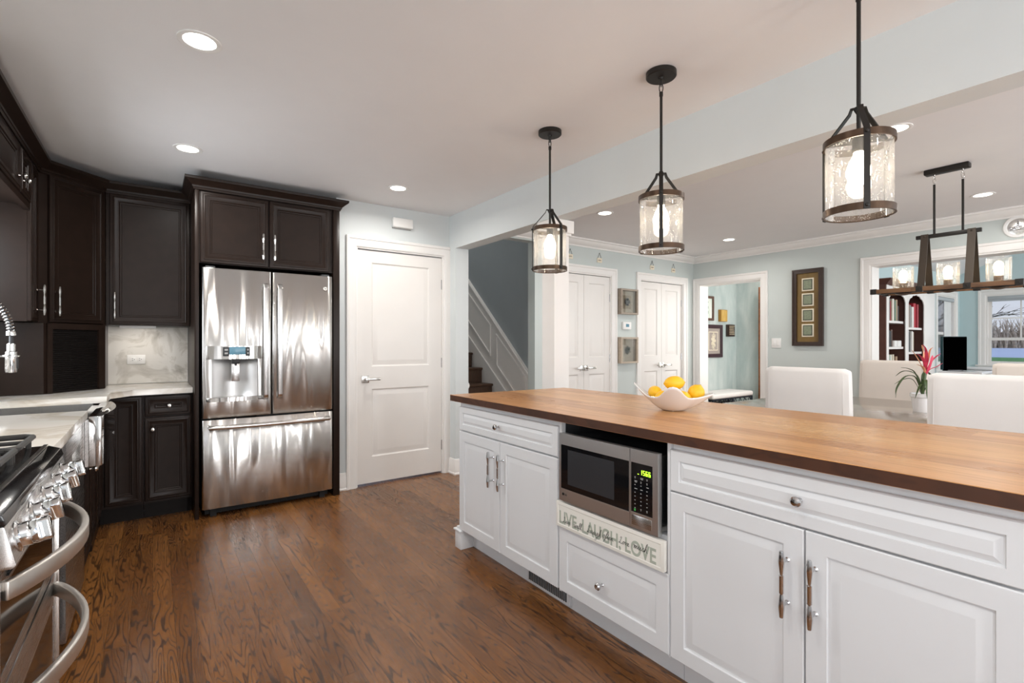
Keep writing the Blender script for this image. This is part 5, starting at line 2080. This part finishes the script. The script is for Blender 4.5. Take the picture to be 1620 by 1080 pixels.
# ------------------------------------------------------------------ sunroom
t = thing('bookcase', (8.0, 2.36, 0), 'mahogany and white bookcase with arched valances seen through the sunroom opening', 'bookcase')
obj('side_panel', M().box(7.085, 7.11, 2.20, 2.545, 0, 1.93), BOOKW, t)
obj('back_panel', M().box(7.11, 8.93, 2.525, 2.545, 0, 1.93), BOOKIN, t)
obj('side_panel', M().box(8.905, 8.93, 2.20, 2.545, 0, 1.93), TRIM, t)
obj('divider', M().box(7.775, 7.84, 2.207, 2.525, 0, 1.93), BOOKIN, t)
obj('divider', M().box(8.49, 8.52, 2.207, 2.525, 0, 1.93), BOOKIN, t)
m = M()
for a, b in ((7.105, 7.170), (7.755, 7.862), (8.472, 8.93)):
    m.box(a, b, 2.194, 2.206, 0, 1.93, .002)
obj('face_frame', m, TRIM, t)
m = M()
m.sweep([(0, 1.93), (.006, 1.93), (.03, 1.955), (.07, 1.985), (.07, 2.0), (0, 2.0)], [(7.085, 2.545), (7.085, 2.197), (8.93, 2.197)])
m.box(7.087, 8.928, 2.199, 2.545, 1.932, 1.998)
obj('crown', m, BOOKW, t)
XZ = Matrix(((1, 0, 0, 0), (0, 0, 1, 0), (0, 1, 0, 0), (0, 0, 0, 1)))
for a, b in ((7.168, 7.758), (7.860, 8.474)):
    w = b - a
    low = []
    for k in range(25):
        q = k / 24
        z = 1.74 + .11 * math.sin(PI * q) ** .7 + .014 * abs(math.sin(5 * PI * q))
        low.append((a + w * q, z))
    obj('valance', M().prism(low + [(b, 1.925), (a, 1.925)], 2.196, 2.206, mx=XZ), TRIM, t)
for a, b, zs in ((7.115, 7.775, (1.505, 1.185, .865, .46, .10)), (7.84, 8.49, (1.435, 1.115, .79, .42, .10))):
    for z in zs:
        k = 10
        front = [(a + (b - a) * q / k, 2.224 - .016 * math.sin(PI * q / k)) for q in range(k + 1)]
        obj('shelf', M().prism(front + [(b, 2.524), (a, 2.524)], z - .028, z), TRIM, t)

BC = {'white': S(228, 226, 220), 'cream': S(208, 198, 178), 'black': S(28, 28, 32), 'brown': S(88, 62, 50), 'red': S(150, 30, 44), 'crimson': S(176, 34, 50), 'grey': S(146, 146, 144),
      'blue': S(66, 84, 110), 'yellow': S(186, 158, 74), 'green': S(120, 140, 120), 'tan': S(168, 140, 112), 'charcoal': S(54, 50, 52)}
BM = {k: mat(k + '_cover', v, .5, var=.05, vs=40) for k, v in BC.items()}
PAGES = mat('page_edges', S(226, 218, 200), .8, var=.05, vs=200)
ORD = ['first', 'second', 'third', 'fourth', 'fifth', 'sixth', 'seventh', 'eighth', 'ninth']


def books(x, z, spec, where, grp):
    for i, (c, w, h, d) in enumerate(spec):
        yb = 2.210 + (i * 37 % 5) * .003
        t = thing('book', (x + w / 2, yb + d / 2, z), '%s book, %s from the left %s' % (c, ORD[i], where), 'book', grp)
        m = M()
        m.box(x, x + .003, yb, yb + d, z, z + h)
        m.box(x + w - .003, x + w, yb, yb + d, z, z + h)
        m.box(x, x + w, yb - .001, yb + .003, z, z + h, .0015, 1)
        obj('cover', m, BM[c], t)
        obj('pages', M().box(x + .003, x + w - .003, yb + .003, yb + d - .006, z + .004, z + h - .005), PAGES, t)
        x += w + .004


books(7.185, 1.506, [('white', .05, .265, .2), ('black', .036, .27, .2), ('red', .05, .24, .19), ('cream', .035, .26, .2), ('white', .05, .27, .2), ('green', .04, .25, .2), ('tan', .06, .265, .2), ('charcoal', .06, .19, .18)],
      'on the top shelf of the left bay', 'books on the top shelf of the left bay')
books(7.20, 1.186, [('charcoal', .055, .20, .2), ('black', .06, .19, .2), ('brown', .055, .21, .2)], 'on the middle shelf of the left bay', 'dark books on the middle shelf')
books(7.185, .866, [('white', .05, .22, .2), ('green', .05, .215, .2), ('white', .055, .22, .2), ('cream', .05, .225, .2), ('brown', .04, .19, .18), ('tan', .055, .20, .2)],
      'on the low shelf of the left bay', 'books on the low shelf of the left bay')
books(7.875, 1.436, [('tan', .06, .29, .2), ('brown', .03, .30, .2), ('grey', .07, .29, .2), ('white', .075, .27, .2), ('crimson', .10, .32, .21), ('red', .07, .31, .21)],
      'on the top shelf of the right bay', 'books on the top shelf of the right bay')
books(7.875, 1.116, [('yellow', .04, .20, .2), ('black', .06, .26, .2), ('grey', .05, .18, .17), ('white', .05, .27, .2), ('cream', .05, .26, .2)],
      'on the middle shelf of the right bay', 'books on the middle shelf of the right bay')
for x, lb in ((7.43, 'small white box beside the dark books in the left bay'), (7.56, 'small white box nearest the divider in the left bay')):
    tag(obj('small_box', M().box(x, x + .11, 2.215, 2.315, 1.186, 1.262, .004), WHITEP), lb, 'box', 'white boxes in the bookcase')

# console with the black screen
t = thing('console', (9.35, 1.93, 0), 'white rounded console table under the black screen in the sunroom', 'console')
m = M().box(8.95, 9.80, 1.70, 2.16, .80, .842, .018, 4)
m.box(9.66, 9.78, 1.72, 2.14, .842, .885, .02, 4)
obj('top', m, PORC, t)
obj('cabinet', M().box(9.0, 9.75, 1.74, 2.12, .06, .80, .006), TRIM, t)
for x in (9.04, 9.71):
    for y in (1.78, 2.08):
        obj('foot', M().box(x - .025, x + .025, y - .025, y + .025, 0, .06), TRIM, t)
mx = Matrix.Translation((9.13, 2.015, .842)) @ Matrix(((LT.x, DP_.x, 0, 0), (LT.y, DP_.y, 0, 0), (0, 0, 1, 0), (0, 0, 0, 1)))
t = thing('screen', (9.13, 2.015, .842), 'tall plain black screen standing in the sunroom before the window', 'screen')
obj('panel', M().box(-.168, .168, .012, .055, .012, .482, .003, 2, mx), SCRE, t)
obj('display', M().box(-.160, .166, .008, .013, .006, .474, 0, 2, mx), SCREEN, t)
obj('base', M().box(-.11, .11, -.0, .09, .0, .012, .003, 2, mx), BLACK, t)
